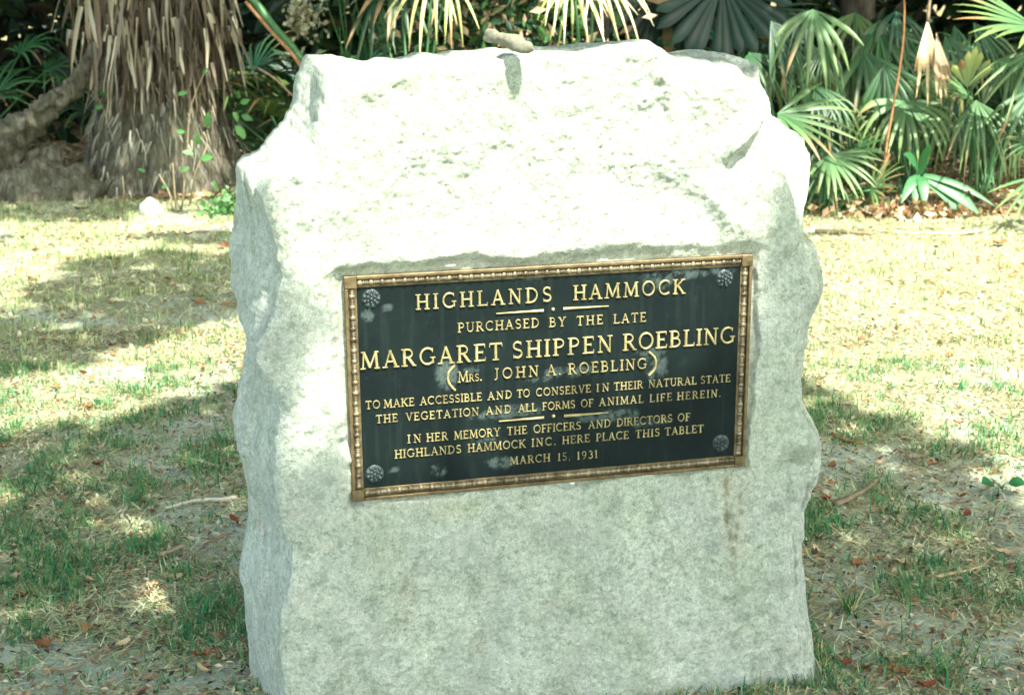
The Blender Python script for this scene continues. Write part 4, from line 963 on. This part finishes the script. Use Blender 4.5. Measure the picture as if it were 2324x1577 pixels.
dens[(gyy > 9.2) & (gyy <= 10.35) & (gxx > 1.2) & (gxx < 5.5) & (dp > .12)] = .7; dens[(gyy > 10.2) & (gxx > 1.5) & (gxx < 5.5)] = .95; dens[(gyy > 10.4) & (gxx > .3) & (gxx < 2.4)] = 1; dens[(gyy > 10.4) & (gxx > -2.2) & (gxx < -.5)] = .8
LP = []
cnt = r.poisson(dens * 8.5)
for iy, ix in zip(*np.nonzero(cnt)):
    for _ in range(cnt[iy, ix]):
        H = r.uniform(4.6, 6.6); LP.append(np.array([jx[iy, ix] + r.uniform(-.05, .05) + TS[0] / TS[2] * H, jy[iy, ix] + r.uniform(-.05, .05) + TS[1] / TS[2] * H, H]))
LP = np.array(LP); isl = LP[:, 0] < 1.6
OG = [(.09, .16, .06), (.11, .18, .07), (.07, .13, .05)]
tree(6.2, -5.2, .34, 5.0, (-1.2, .8), LP[~isl], 'spreading oak standing behind the photographer to the right', M_DBARK, 'oak_tree', .095, OG, 20, 14)
tree(-3.6, -5.0, .30, 4.9, (.8, .8), LP[isl], 'spreading oak standing behind the photographer to the left', M_DBARK, 'oak_tree', .095, OG, 30, 14)
# wood crowns: shade the interior from about y = 11.4 on
N = 24000; gx_ = r.uniform(-15, 15, N); gy_ = r.uniform(0, 1, N) * 14 + 10.7 + .5 * vnoise(np.stack([gx_, gx_ * 0, gx_ * 0], -1), 510)
H = r.uniform(5.5, 9, N); CP = np.stack([gx_ + TS[0] / TS[2] * H, gy_ + TS[1] / TS[2] * H, H], 1)
cn = fbm(CP * .55, 3, 515); CP = CP[cn > -.22]
tp = [(-6.5, 13.2, .22), (-1.0, 14.3, .17), (.75, 12.6, .13), (3.4, 13.8, .2), (7.8, 13, .24), (-10.5, 15, .25), (11.5, 15, .26)]
lab = ['far left behind the limb', 'left of the stone, deep in the wood', 'thin one just behind the stone', 'right of centre behind the palmettos', 'at the right beyond the frame edge', 'farthest left in the wood', 'farthest right in the wood']
d2 = np.stack([(CP[:, 0] - a) ** 2 + (CP[:, 1] - b) ** 2 for a, b, c in tp], 1).argmin(1)
for i, (a, b, c) in enumerate(tp):
    tree(a, b, c, 6.0, (rs.uniform(-.5, .5), rs.uniform(-.5, .3)), CP[d2 == i], 'dark-barked woodland tree, ' + lab[i], M_DBARK, 'woodland_tree', .32, DG, 40 + i, 7)
# pale lichen clump seen top left of the stone
c = AT(690, 30, 10.9); N = 260; q = r.randn(N, 3) * np.array([.07, .06, .10])
o = leafcloud('dry_moss', c + q, .028, [(.62, .58, .42), (.5, .5, .36), (.35, .34, .22)], 8, mat=M_STRIP, off=c, asp=.8); o.location = c; tag(o, 'pale dry moss tuft caught in the shade above the stone’s left shoulder', 'moss tuft', kind='stuff')

# ------------------------------------------------------------------ lawn: grass, straw, litter
def inside_stone(x, y):
    p = np.stack([x - P0[0], y - P0[1]], -1); u = p @ HW[:2]; d = -(p @ NR[:2])
    return (u > -1.11) & (u < .02) & (d > -.01) & (d < .45)
def scatter(N, y0, y1, seed, pw=1.0, mx=.62):
    N = int(N * 1.3)
    r = np.random.RandomState(seed); y = y0 + (y1 - y0) * r.uniform(0, 1, N) ** pw; x = r.uniform(-1, 1, N) * (mx * y + .25) + .0
    k = ~inside_stone(x, y); return x[k], y[k], r
def blades(name, x, y, r, L, W_, lean, cols, mat, label, cat, lift=0, seg=3):
    N = len(x); z = height(x, y) + lift; az = r.uniform(0, 2 * PI, N); ln = np.clip(r.normal(lean, .25 if lean < 1.2 else .12, N), .05, 1.56)
    Ls = L * r.uniform(.45, 1.35, N); d = np.stack([np.cos(az), np.sin(az), np.zeros(N)], 1); s = np.stack([-np.sin(az), np.cos(az), np.zeros(N)], 1)
    tw = r.uniform(-1, 1, (N, 1)); V = []
    p = np.stack([x, y, z], 1)
    for k in range(seg + 1):
        t = k / seg; w_ = (W_ * r.uniform(.7, 1.2, (N, 1)) if k == 0 else w0) ; w0 = w_
        ww = w0 * (1 - t ** 1.5) * .5 if k < seg else w0 * .02
        V.append(p - s * ww); V.append(p + s * ww)
        a = ln * (.35 + .9 * t) if lean < 1.2 else ln * (.93 + .07 * t); p = p + (d * np.sin(a)[:, None] + np.array([0, 0, 1]) * np.cos(a)[:, None]) * (Ls / seg)[:, None]
        p[:, 2] = np.maximum(p[:, 2], z + .002)
    V = np.stack(V, 1).reshape(-1, 3); n = 2 * (seg + 1); b = (np.arange(N) * n)[:, None]
    F = np.concatenate([b + np.array([2 * k, 2 * k + 1, 2 * k + 3, 2 * k + 2]) for k in range(seg)])
    c = np.array(cols)[r.randint(0, len(cols), N)] * r.uniform(.75, 1.3, (N, 1))
    o = mesh_np(name, V, F, mat, None, False, np.repeat(c, n, 0)); tag(o, label, cat, kind='stuff'); return o
def density(x, y):
    return (1 - barefn(x, y)) * (1 - wood(x, y)) * (1 - .6 * sstep(.6, 1.1, x) * sstep(4.3, 5.0, y))
def tufts(N, y0, y1, seed, per, spread, pw=1.0):
    x, y, r = scatter(N, y0, y1, seed, pw); cl = fbm(np.stack([x * 8, y * 8, x * 0], -1), 3, 600)
    pr_ = density(x, y) * sstep(-.2, .3, cl) + .05; k = r.uniform(0, 1, len(x)) < pr_; x, y = x[k], y[k]
    x = np.repeat(x, per) + r.normal(0, spread, len(x) * per); y = np.repeat(y, per) + r.normal(0, spread, len(y) * per)
    k = ~inside_stone(x, y); return x[k], y[k], r
GC = [(.025, .19, .078), (.04, .24, .085), (.09, .26, .09), (.17, .28, .11), (.26, .29, .14), (.02, .14, .065)]
x, y, r1 = tufts(17000, 2.45, 5.4, 1, 7, .022); blades('grass', x, y, r1, .045, .0044, 1.1, GC, M_GRASS, 'short patchy green grass growing out of the grey sand', 'grass')
x, y, r1 = tufts(12000, 5.2, 10.2, 2, 5, .04); blades('grass', x, y, r1, .05, .0060, .75, [(.09, .20, .08), (.2, .28, .11), (.34, .38, .18), (.42, .45, .24)], M_GRASS, 'short grass on the far lawn up to the wood edge', 'grass', seg=2)
SCOL = [(.56, .57, .33), (.42, .41, .23), (.66, .67, .44), (.28, .23, .13), (.52, .56, .34)]
x, y, r1 = scatter(85000, 2.45, 5.6, 3); k = r1.uniform(0, 1, len(x)) < .35 + .65 * (1 - barefn(x, y)); blades('dry_grass', x[k], y[k], r1, .055, .0030, 1.50, SCOL, M_STRAW, 'dry straw-coloured grass blades lying on the near lawn', 'dry grass', .004, 2)
x, y, r1 = scatter(70000, 5.4, 10.5, 4, mx=.62); k = r1.uniform(0, 1, len(x)) < 1 - .7 * wood(x, y); blades('dry_grass', x[k], y[k], r1, .055, .0055, 1.46, SCOL, M_STRAW, 'dry straw-coloured grass on the far lawn', 'dry grass', .004, 2)
xs = []; ys = []
for k in range(420):
    u_b, d_b = (rs.uniform(-1.12, .04), -.02 - abs(rs.gauss(0, .02))) if k % 3 == 0 else ((.025 + abs(rs.gauss(0, .03)), rs.uniform(-.05, .45)) if k % 3 == 1 else (-1.13 - abs(rs.gauss(0, .035)), rs.uniform(-.05, .5)))
    p = W3(u_b, 0, d_b); n_ = rs.randint(3, 9); xs += [p[0] + rs.gauss(0, .012) for _ in range(n_)]; ys += [p[1] + rs.gauss(0, .012) for _ in range(n_)]
blades('grass', np.array(xs), np.array(ys), np.random.RandomState(8), .034, .0040, 1.0, GC + [(.5, .45, .28)], M_GRASS, 'uncut grass fringe growing against the foot of the stone', 'grass')
def litter(name, N, y0, y1, seed, size, cols, label, wmin=None, mx=.6, hgt=.006):
    x, y, r = scatter(N, y0, y1, seed, mx=mx)
    if wmin is not None: k = wood(x, y) > wmin; x, y = x[k], y[k]
    N = len(x); P = np.stack([x, y, height(x, y) + hgt + r.uniform(0, .01, N)], 1); az = r.uniform(0, 2 * PI, N)
    a = np.stack([np.cos(az), np.sin(az), r.normal(0, .25, N)], 1); b = np.stack([-np.sin(az), np.cos(az), r.normal(0, .35, N)], 1)
    s = size * r.uniform(.5, 1.4, (N, 1)); up = np.array([0, 0, 1.])
    V = np.stack([P - a * s, P - b * s * .4 + up * s * .15, P + a * s, P + b * s * .4 + up * s * .15], 1).reshape(-1, 3)
    F = np.arange(4 * N).reshape(N, 4); F = np.concatenate([F[:, [0, 1, 2]], F[:, [0, 2, 3]]])
    c = np.array(cols)[r.randint(0, len(cols), N)] * r.uniform(.7, 1.25, (N, 1)); o = mesh_np(name, V, F, M_STRAW, None, False, np.repeat(c, 4, 0)); tag(o, label, 'leaf litter', kind='stuff')
LC = [(.22, .13, .07), (.34, .24, .13), (.45, .35, .22), (.15, .08, .045), (.3, .16, .08), (.5, .44, .32)]
litter('leaf_litter', 15000, 8.4, 13.5, 41, .045, LC, 'brown leaf litter covering the woodland floor', .35)
litter('fine_litter', 34000, 2.45, 6.0, 42, .010, LC + [(.06, .045, .03)], 'fine brown crumbs of leaf and bark on the near lawn')
litter('fine_litter', 9000, 5.6, 10, 43, .018, LC, 'small brown leaf scraps on the far lawn')

# ---- single fallen leaves and sticks
def flat_leaf(L, w_, curl, seed, lobes=0):
    rs_ = random.Random(seed); V = []; F = []; n = 8
    for i in range(n + 1):
        t = i / n; ww = w_ * math.sin(PI * min(1, t ** .8)) ** .8 * (1 + .2 * rs_.uniform(-1, 1)) + .0008
        bend = curl * L * (t - .5) ** 2 * 2.2; zt = .006 * rs_.uniform(-1, 1)
        V += [(L * (t - .5), -ww, bend + ww * .5 * curl * 2 + zt), (L * (t - .5), 0, bend), (L * (t - .5), ww, bend + ww * .6 * curl * 2 - zt)]
    for i in range(n): F += [(i * 3, i * 3 + 3, i * 3 + 4, i * 3 + 1), (i * 3 + 1, i * 3 + 4, i * 3 + 5, i * 3 + 2)]
    return V, F
def put_leaf(px, py, Lpx, ang, wr, mat, label, seed, curl=.4, group=None, src=True, mesh=None):
    if src: px, py = px * k2, py * k2
    c = G(px, py); L = Lpx * k2 / FPX * math.hypot(c[1], 1.5)
    if mesh is None:
        V, F = flat_leaf(L, L * wr, curl, seed); o = mesh_np('fallen_leaf', np.array(V), F, mat, None, True)
    else: o = bpy.data.objects.new('fallen_leaf', mesh); COL.objects.link(o)
    o.location = (c[0], c[1], hz(c[0], c[1]) + .012); o.rotation_euler = (random.Random(seed).uniform(-.3, .3), random.Random(seed + 1).uniform(-.25, .25), R_(ang))
    tag(o, label, 'leaf', group); return o
BL = [(232, 1105, 34, 55, .26, M_REDLEAF, 'dark red-brown curled leaf upright in the grass left of the stone'),
 (208, 1497, 36, -60, .28, M_BROWNLEAF, 'glossy brown cupped leaf on bare sand at the lower left'),
 (145, 1405, 40, -70, .24, M_BROWNLEAF, 'narrow orange-brown leaf standing in the lower left grass'),
 (560, 1238, 44, -15, .24, M_REDLEAF, 'ragged reddish leaf against the stone’s lower left side'),
 (410, 1375, 46, 20, .26, M_TANLEAF, 'yellow-brown leaf lying flat beside the curved root'),
 (362, 1392, 30, 0, .4, M_TANLEAF, 'pale beige scrap next to the yellow-brown leaf'),
 (40, 1385, 34, 15, .4, M_TANLEAF, 'pale beige blunt leaf near the left edge'),
 (55, 1418, 34, 10, .4, M_BROWNLEAF, 'rounded brown leaf just below the pale blunt one near the left edge'),
 (530, 1512, 26, 0, .3, M_BROWNLEAF, 'small brown curled leaf near the stone’s bottom left corner'),
 (478, 1560, 40, 20, .2, M_REDLEAF, 'reddish narrow leaf in the lower left grass by the stone'),
 (575, 1555, 40, 15, .28, M_TANLEAF, 'yellowish leaf tucked against the stone’s lower left foot'),
 (110, 1535, 44, 25, .3, M_BROWNLEAF, 'orange speckled leaf in the bottom left corner grass'),
 (2025, 1337, 36, 70, .36, M_BROWNLEAF, 'rounded orange-brown leaf on sand right of the stone'),
 (2132, 1328, 82, 8, .16, M_TANLEAF, 'long curled tan leaf with a dark hollow right of the stone'),
 (2262, 1240, 30, -75, .25, M_TANLEAF, 'small tan upright leaf on the sand patch at right'),
 (2204, 1106, 30, -20, .35, M_BROWNLEAF, 'curled orange leaf inside the rounded shadow at right'),
 (2283, 1215, 40, 50, .3, M_REDLEAF, 'dark brown crumpled leaf near the right edge'),
 (2272, 1175, 22, 10, .35, M_REDLEAF, 'small red-orange leaf above the dark crumpled one'),
 (2385, 1308, 66, -5, .24, M_TANLEAF, 'large pale tan leaf at the right edge'),
 (2355, 1292, 36, -30, .2, M_TANLEAF, 'curved pale leaf crossing the large tan one at the right edge'),
 (2004, 1565, 34, -10, .3, M_REDLEAF, 'shiny red-brown leaf on grey sand at the lower right'),
 (2045, 1580, 36, 10, .3, M_BROWNLEAF, 'brown leaf beside the shiny red-brown one at the lower right'),
 (2085, 1478, 48, -20, .22, M_TANLEAF, 'split beige leaf lying below the grass tuft at right'),
 (2130, 1590, 48, 12, .25, M_BROWNLEAF, 'light brown leaf near the bottom edge at right'),
 (2185, 1547, 36, -25, .3, M_PALESTICK, 'whitish curled leaf at the lower right'),
 (2190, 1622, 44, -10, .25, M_REDLEAF, 'reddish leaf at the bottom edge at right'),
 (1935, 1278, 24, 60, .35, M_BROWNLEAF, 'small pointed orange leaf beside the stone’s right edge'),
 (1965, 1115, 22, -60, .4, M_BROWNLEAF, 'orange leaf in the grass right of the stone’s bulge'),
 (1950, 1190, 28, 30, .35, M_REDLEAF, 'dull red leaf in the thick grass at the stone’s right edge'),
 (1968, 1155, 26, 0, .3, M_BROWNLEAF, 'brown leaf between two others in the grass at the stone’s right edge'),
 (2262, 1008, 26, 0, .35, M_BROWNLEAF, 'orange leaf at the edge of the sunny lawn at right'),
 (2345, 668, 26, 10, .35, M_TANLEAF, 'pale curled leaf on the sunny lawn at right'),
 (2362, 578, 34, 0, .4, M_BROWNLEAF, 'brown leaf clump on the sunny sand by the wood edge at right'),
 (190, 500, 30, 20, .4, M_REDLEAF, 'bright red-brown leaf on the litter before the old palm'),
 (165, 615, 44, -20, .2, M_BROWNLEAF, 'long brown leaf in the dappled grass at left'),
 (142, 732, 22, 0, .4, M_TANLEAF, 'small orange-tan leaf in the shaded grass at left'),
 (268, 720, 24, 0, .4, M_BROWNLEAF, 'brown leaf in the shaded grass middle left'),
 (262, 822, 22, 30, .4, M_REDLEAF, 'brown leaf at the shadow’s edge in the sunny band at left'),
 (210, 968, 26, 0, .4, M_REDLEAF, 'dark brown leaf clod in the grass below the sunny band at left'),
 (448, 560, 36, 50, .2, M_BROWNLEAF, 'brown leaf on the bright sand left of the stone'),
 (532, 590, 24, 60, .4, M_REDLEAF, 'orange leaf against the stone’s left edge in dappled light')]
for i, L_ in enumerate(BL): put_leaf(*L_, seed=700 + i, curl=random.uniform(.25, .6))
rs = random.Random(77)
for gname, mt, lbl in (('small brown leaves on the near lawn', M_BROWNLEAF, 'small dry brown leaf lying among the near grass and sand'), ('small tan leaves on the near lawn', M_TANLEAF, 'small dry tan leaf lying among the near grass and sand'), ('small brown leaves on the far lawn', M_BROWNLEAF, 'small dry brown leaf on the far part of the lawn')):
    protos = []
    for k in range(5):
        V, F = flat_leaf(1.0, rs.uniform(.16, .3), rs.uniform(.2, .6), 900 + k); t = mesh_np('fallen_leaf', np.array(V), F, mt, None, True); protos.append(t.data); bpy.data.objects.remove(t)
    for k in range(55 if 'near' in gname else 70):
        y = rs.uniform(2.6, 4.9) if 'near' in gname else rs.uniform(5, 9.6); x = rs.uniform(-.42, .42) * y
        if bool(inside_stone(np.array([x]), np.array([y]))[0]): continue
        o = bpy.data.objects.new('fallen_leaf', rs.choice(protos)); COL.objects.link(o); s_ = rs.uniform(.018, .042) if 'near' in gname else rs.uniform(.03, .07)
        o.location = (x, y, hz(x, y) + .010); o.rotation_euler = (rs.uniform(-.5, .5), rs.uniform(-.4, .4), rs.uniform(0, 6.28)); o.scale = (s_,) * 3
        tag(o, lbl, 'leaf', gname)
def stick(name, pts, r0, r1, mat, label, cat, src=True, lift=.008, n=16, flat=1.0):
    P = [G(p[0] * (k2 if src else 1), p[1] * (k2 if src else 1)) for p in pts]; P = smoothline(P, n)
    for p in P: p[2] = hz(p[0], p[1]) + lift + r0 * .6
    V, F = tube_vf(P, np.linspace(r0, r1, n), 8, True, .25, 7); V = np.array(V)
    if flat != 1: V[:, 2] = P[:, 2].mean() + (V[:, 2] - P[:, 2].mean()) * flat
    o = mesh_np(name, V - P[n // 2], F, mat, None, True); o.location = P[n // 2]; tag(o, label, cat)
stick('stick', [(392, 1212), (450, 1196), (510, 1188), (560, 1180)], .004, .0065, M_PALESTICK, 'bleached white stick lying on the ground left of the stone', 'stick')
stick('bark_scrap', [(375, 1325), (400, 1318), (438, 1303)], .011, .006, M_TANLEAF, 'beige broken scrap of bark on the sand left of the stone', 'bark scrap', flat=.5)
stick('surface_root', [(545, 1268), (490, 1293), (458, 1325), (452, 1345), (468, 1370), (490, 1385)], .0035, .003, M_TWIG, 'thin curved root looping over the sand left of the stone', 'root')
stick('twig', [(100, 1590), (160, 1588), (200, 1575), (245, 1545)], .004, .002, M_TWIG, 'thin brown twig with a green tip at the bottom left', 'twig')
stick('palm_stalk', [(1972, 1203), (2010, 1185), (2045, 1165), (2073, 1140)], .012, .009, M_TWIG, 'flat grey-brown palm stalk piece in the grass right of the stone', 'palm stalk', flat=.5)
stick('twig', [(2118, 1066), (2138, 1080), (2167, 1104)], .005, .003, M_TWIG, 'short dark twig within the rounded shadow at right', 'twig')
stick('stick', [(1965, 1040), (1990, 1052), (2040, 1062)], .007, .003, M_BROWNLEAF, 'brown pointed stick beside the stone’s right bulge', 'stick')
stick('twig', [(2095, 1146), (2125, 1165), (2145, 1180), (2200, 1190), (2290, 1185)], .003, .002, M_TWIG, 'long thin twig crossing the shadow at right', 'twig')
stick('palm_stalk', [(2208, 1366), (2250, 1358), (2290, 1350), (2318, 1340)], .010, .003, M_TANLEAF, 'long dead tan blade lying on the sand at right', 'dead blade', flat=.4)
stick('fallen_branch', [(2060, 548), (2160, 552), (2260, 553), (2330, 548)], .010, .007, M_TANLEAF, 'long thin tan stick lying along the wood edge at right', 'stick')
stick('stick', [(1925, 548), (1980, 550), (2060, 556)], .015, .010, M_TWIG, 'dark brown stick along the wood edge just right of the stone', 'stick')
stick('stick', [(455, 553), (500, 552), (550, 556)], .012, .008, M_PALESTICK, 'pale stick on the bright ground touching the stone’s left outline', 'stick')
# a heap of brown leaves at the wood edge and round weeds, one spiky tuft
c = G(2050, 492); q = r.randn(420, 3) * np.array([.22, .07, .045]); q[:, 2] = np.abs(q[:, 2]); o = leafcloud('leaf_pile', c + q, .035, LC, 9, mat=M_STRAW, off=c, asp=.6); o.location = c; tag(o, 'small heap of brown dead leaves at the wood edge under the palmettos', 'leaf pile', kind='stuff')
c = G(1890, 480); q = r.randn(600, 3) * np.array([.35, .10, .06]); q[:, 2] = np.abs(q[:, 2]); o = leafcloud('ground_weeds', c + q, .032, [(.04, .13, .04), (.07, .2, .05), (.2, .2, .1), (.3, .2, .12)], 10, off=c, asp=.6); o.location = c; tag(o, 'low mixed weeds at the wood edge right behind the stone', 'weeds', kind='stuff')
c = G(545, 480); q = r.randn(300, 3) * np.array([.10, .10, .07]); q[:, 2] = np.abs(q[:, 2]); o = leafcloud('ground_weeds', c + q, .03, [(.08, .22, .07), (.15, .26, .1)], 11, off=c, asp=.6); o.location = c; tag(o, 'low light green weeds left behind the stone', 'weeds', kind='stuff')
c = G(2008 * k2, 1445 * k2); e = empty('grass_tuft', tuple(c), 'spiky green and straw grass tuft on bare sand right of the stone', 'grass tuft')
for k in range(34):
    a = rs.uniform(0, 6.28); ln = rs.uniform(.2, .9); L = rs.uniform(.04, .085); d = np.array([math.cos(a) * math.sin(ln), math.sin(a) * math.sin(ln), math.cos(ln)])
    mb = MB(); mb.add(*strip_vf((rs.uniform(-.012, .012), rs.uniform(-.012, .012), 0), d, L, .004, rs, .5, 4), c=rs.choice([(.05, .15, .05), (.5, .44, .25), (.09, .2, .07)])); mb.build('blade', M_GRASS, e, col=True)
e = empty('weed', tuple(G(2366 * k2, 1155 * k2)), 'small round-leaved green weed at the shadow’s edge far right', 'weed')
for (px, py, L) in ((2345, 1140, .05), (2356, 1146, .045), (2382, 1140, .05), (2372, 1150, .035)):
    c = G(px * k2, py * k2, .02); mb = MB(); mb.add(*leaf_vf(c, (rs.uniform(-1, 1), -.6, .3), (0, -.6, 1), L, L * .45), c=(.025, .15, .055)); mb.build('leaf', M_LEAF, e, off=e.location, col=True)
    mb = MB(); mb.add(*tube_vf([np.array(e.location), (c + np.array(e.location)) / 2 + [0, 0, .01], c], [.0015] * 3, 5)); mb.build('stem', M_GRSTEM, e, off=e.location)
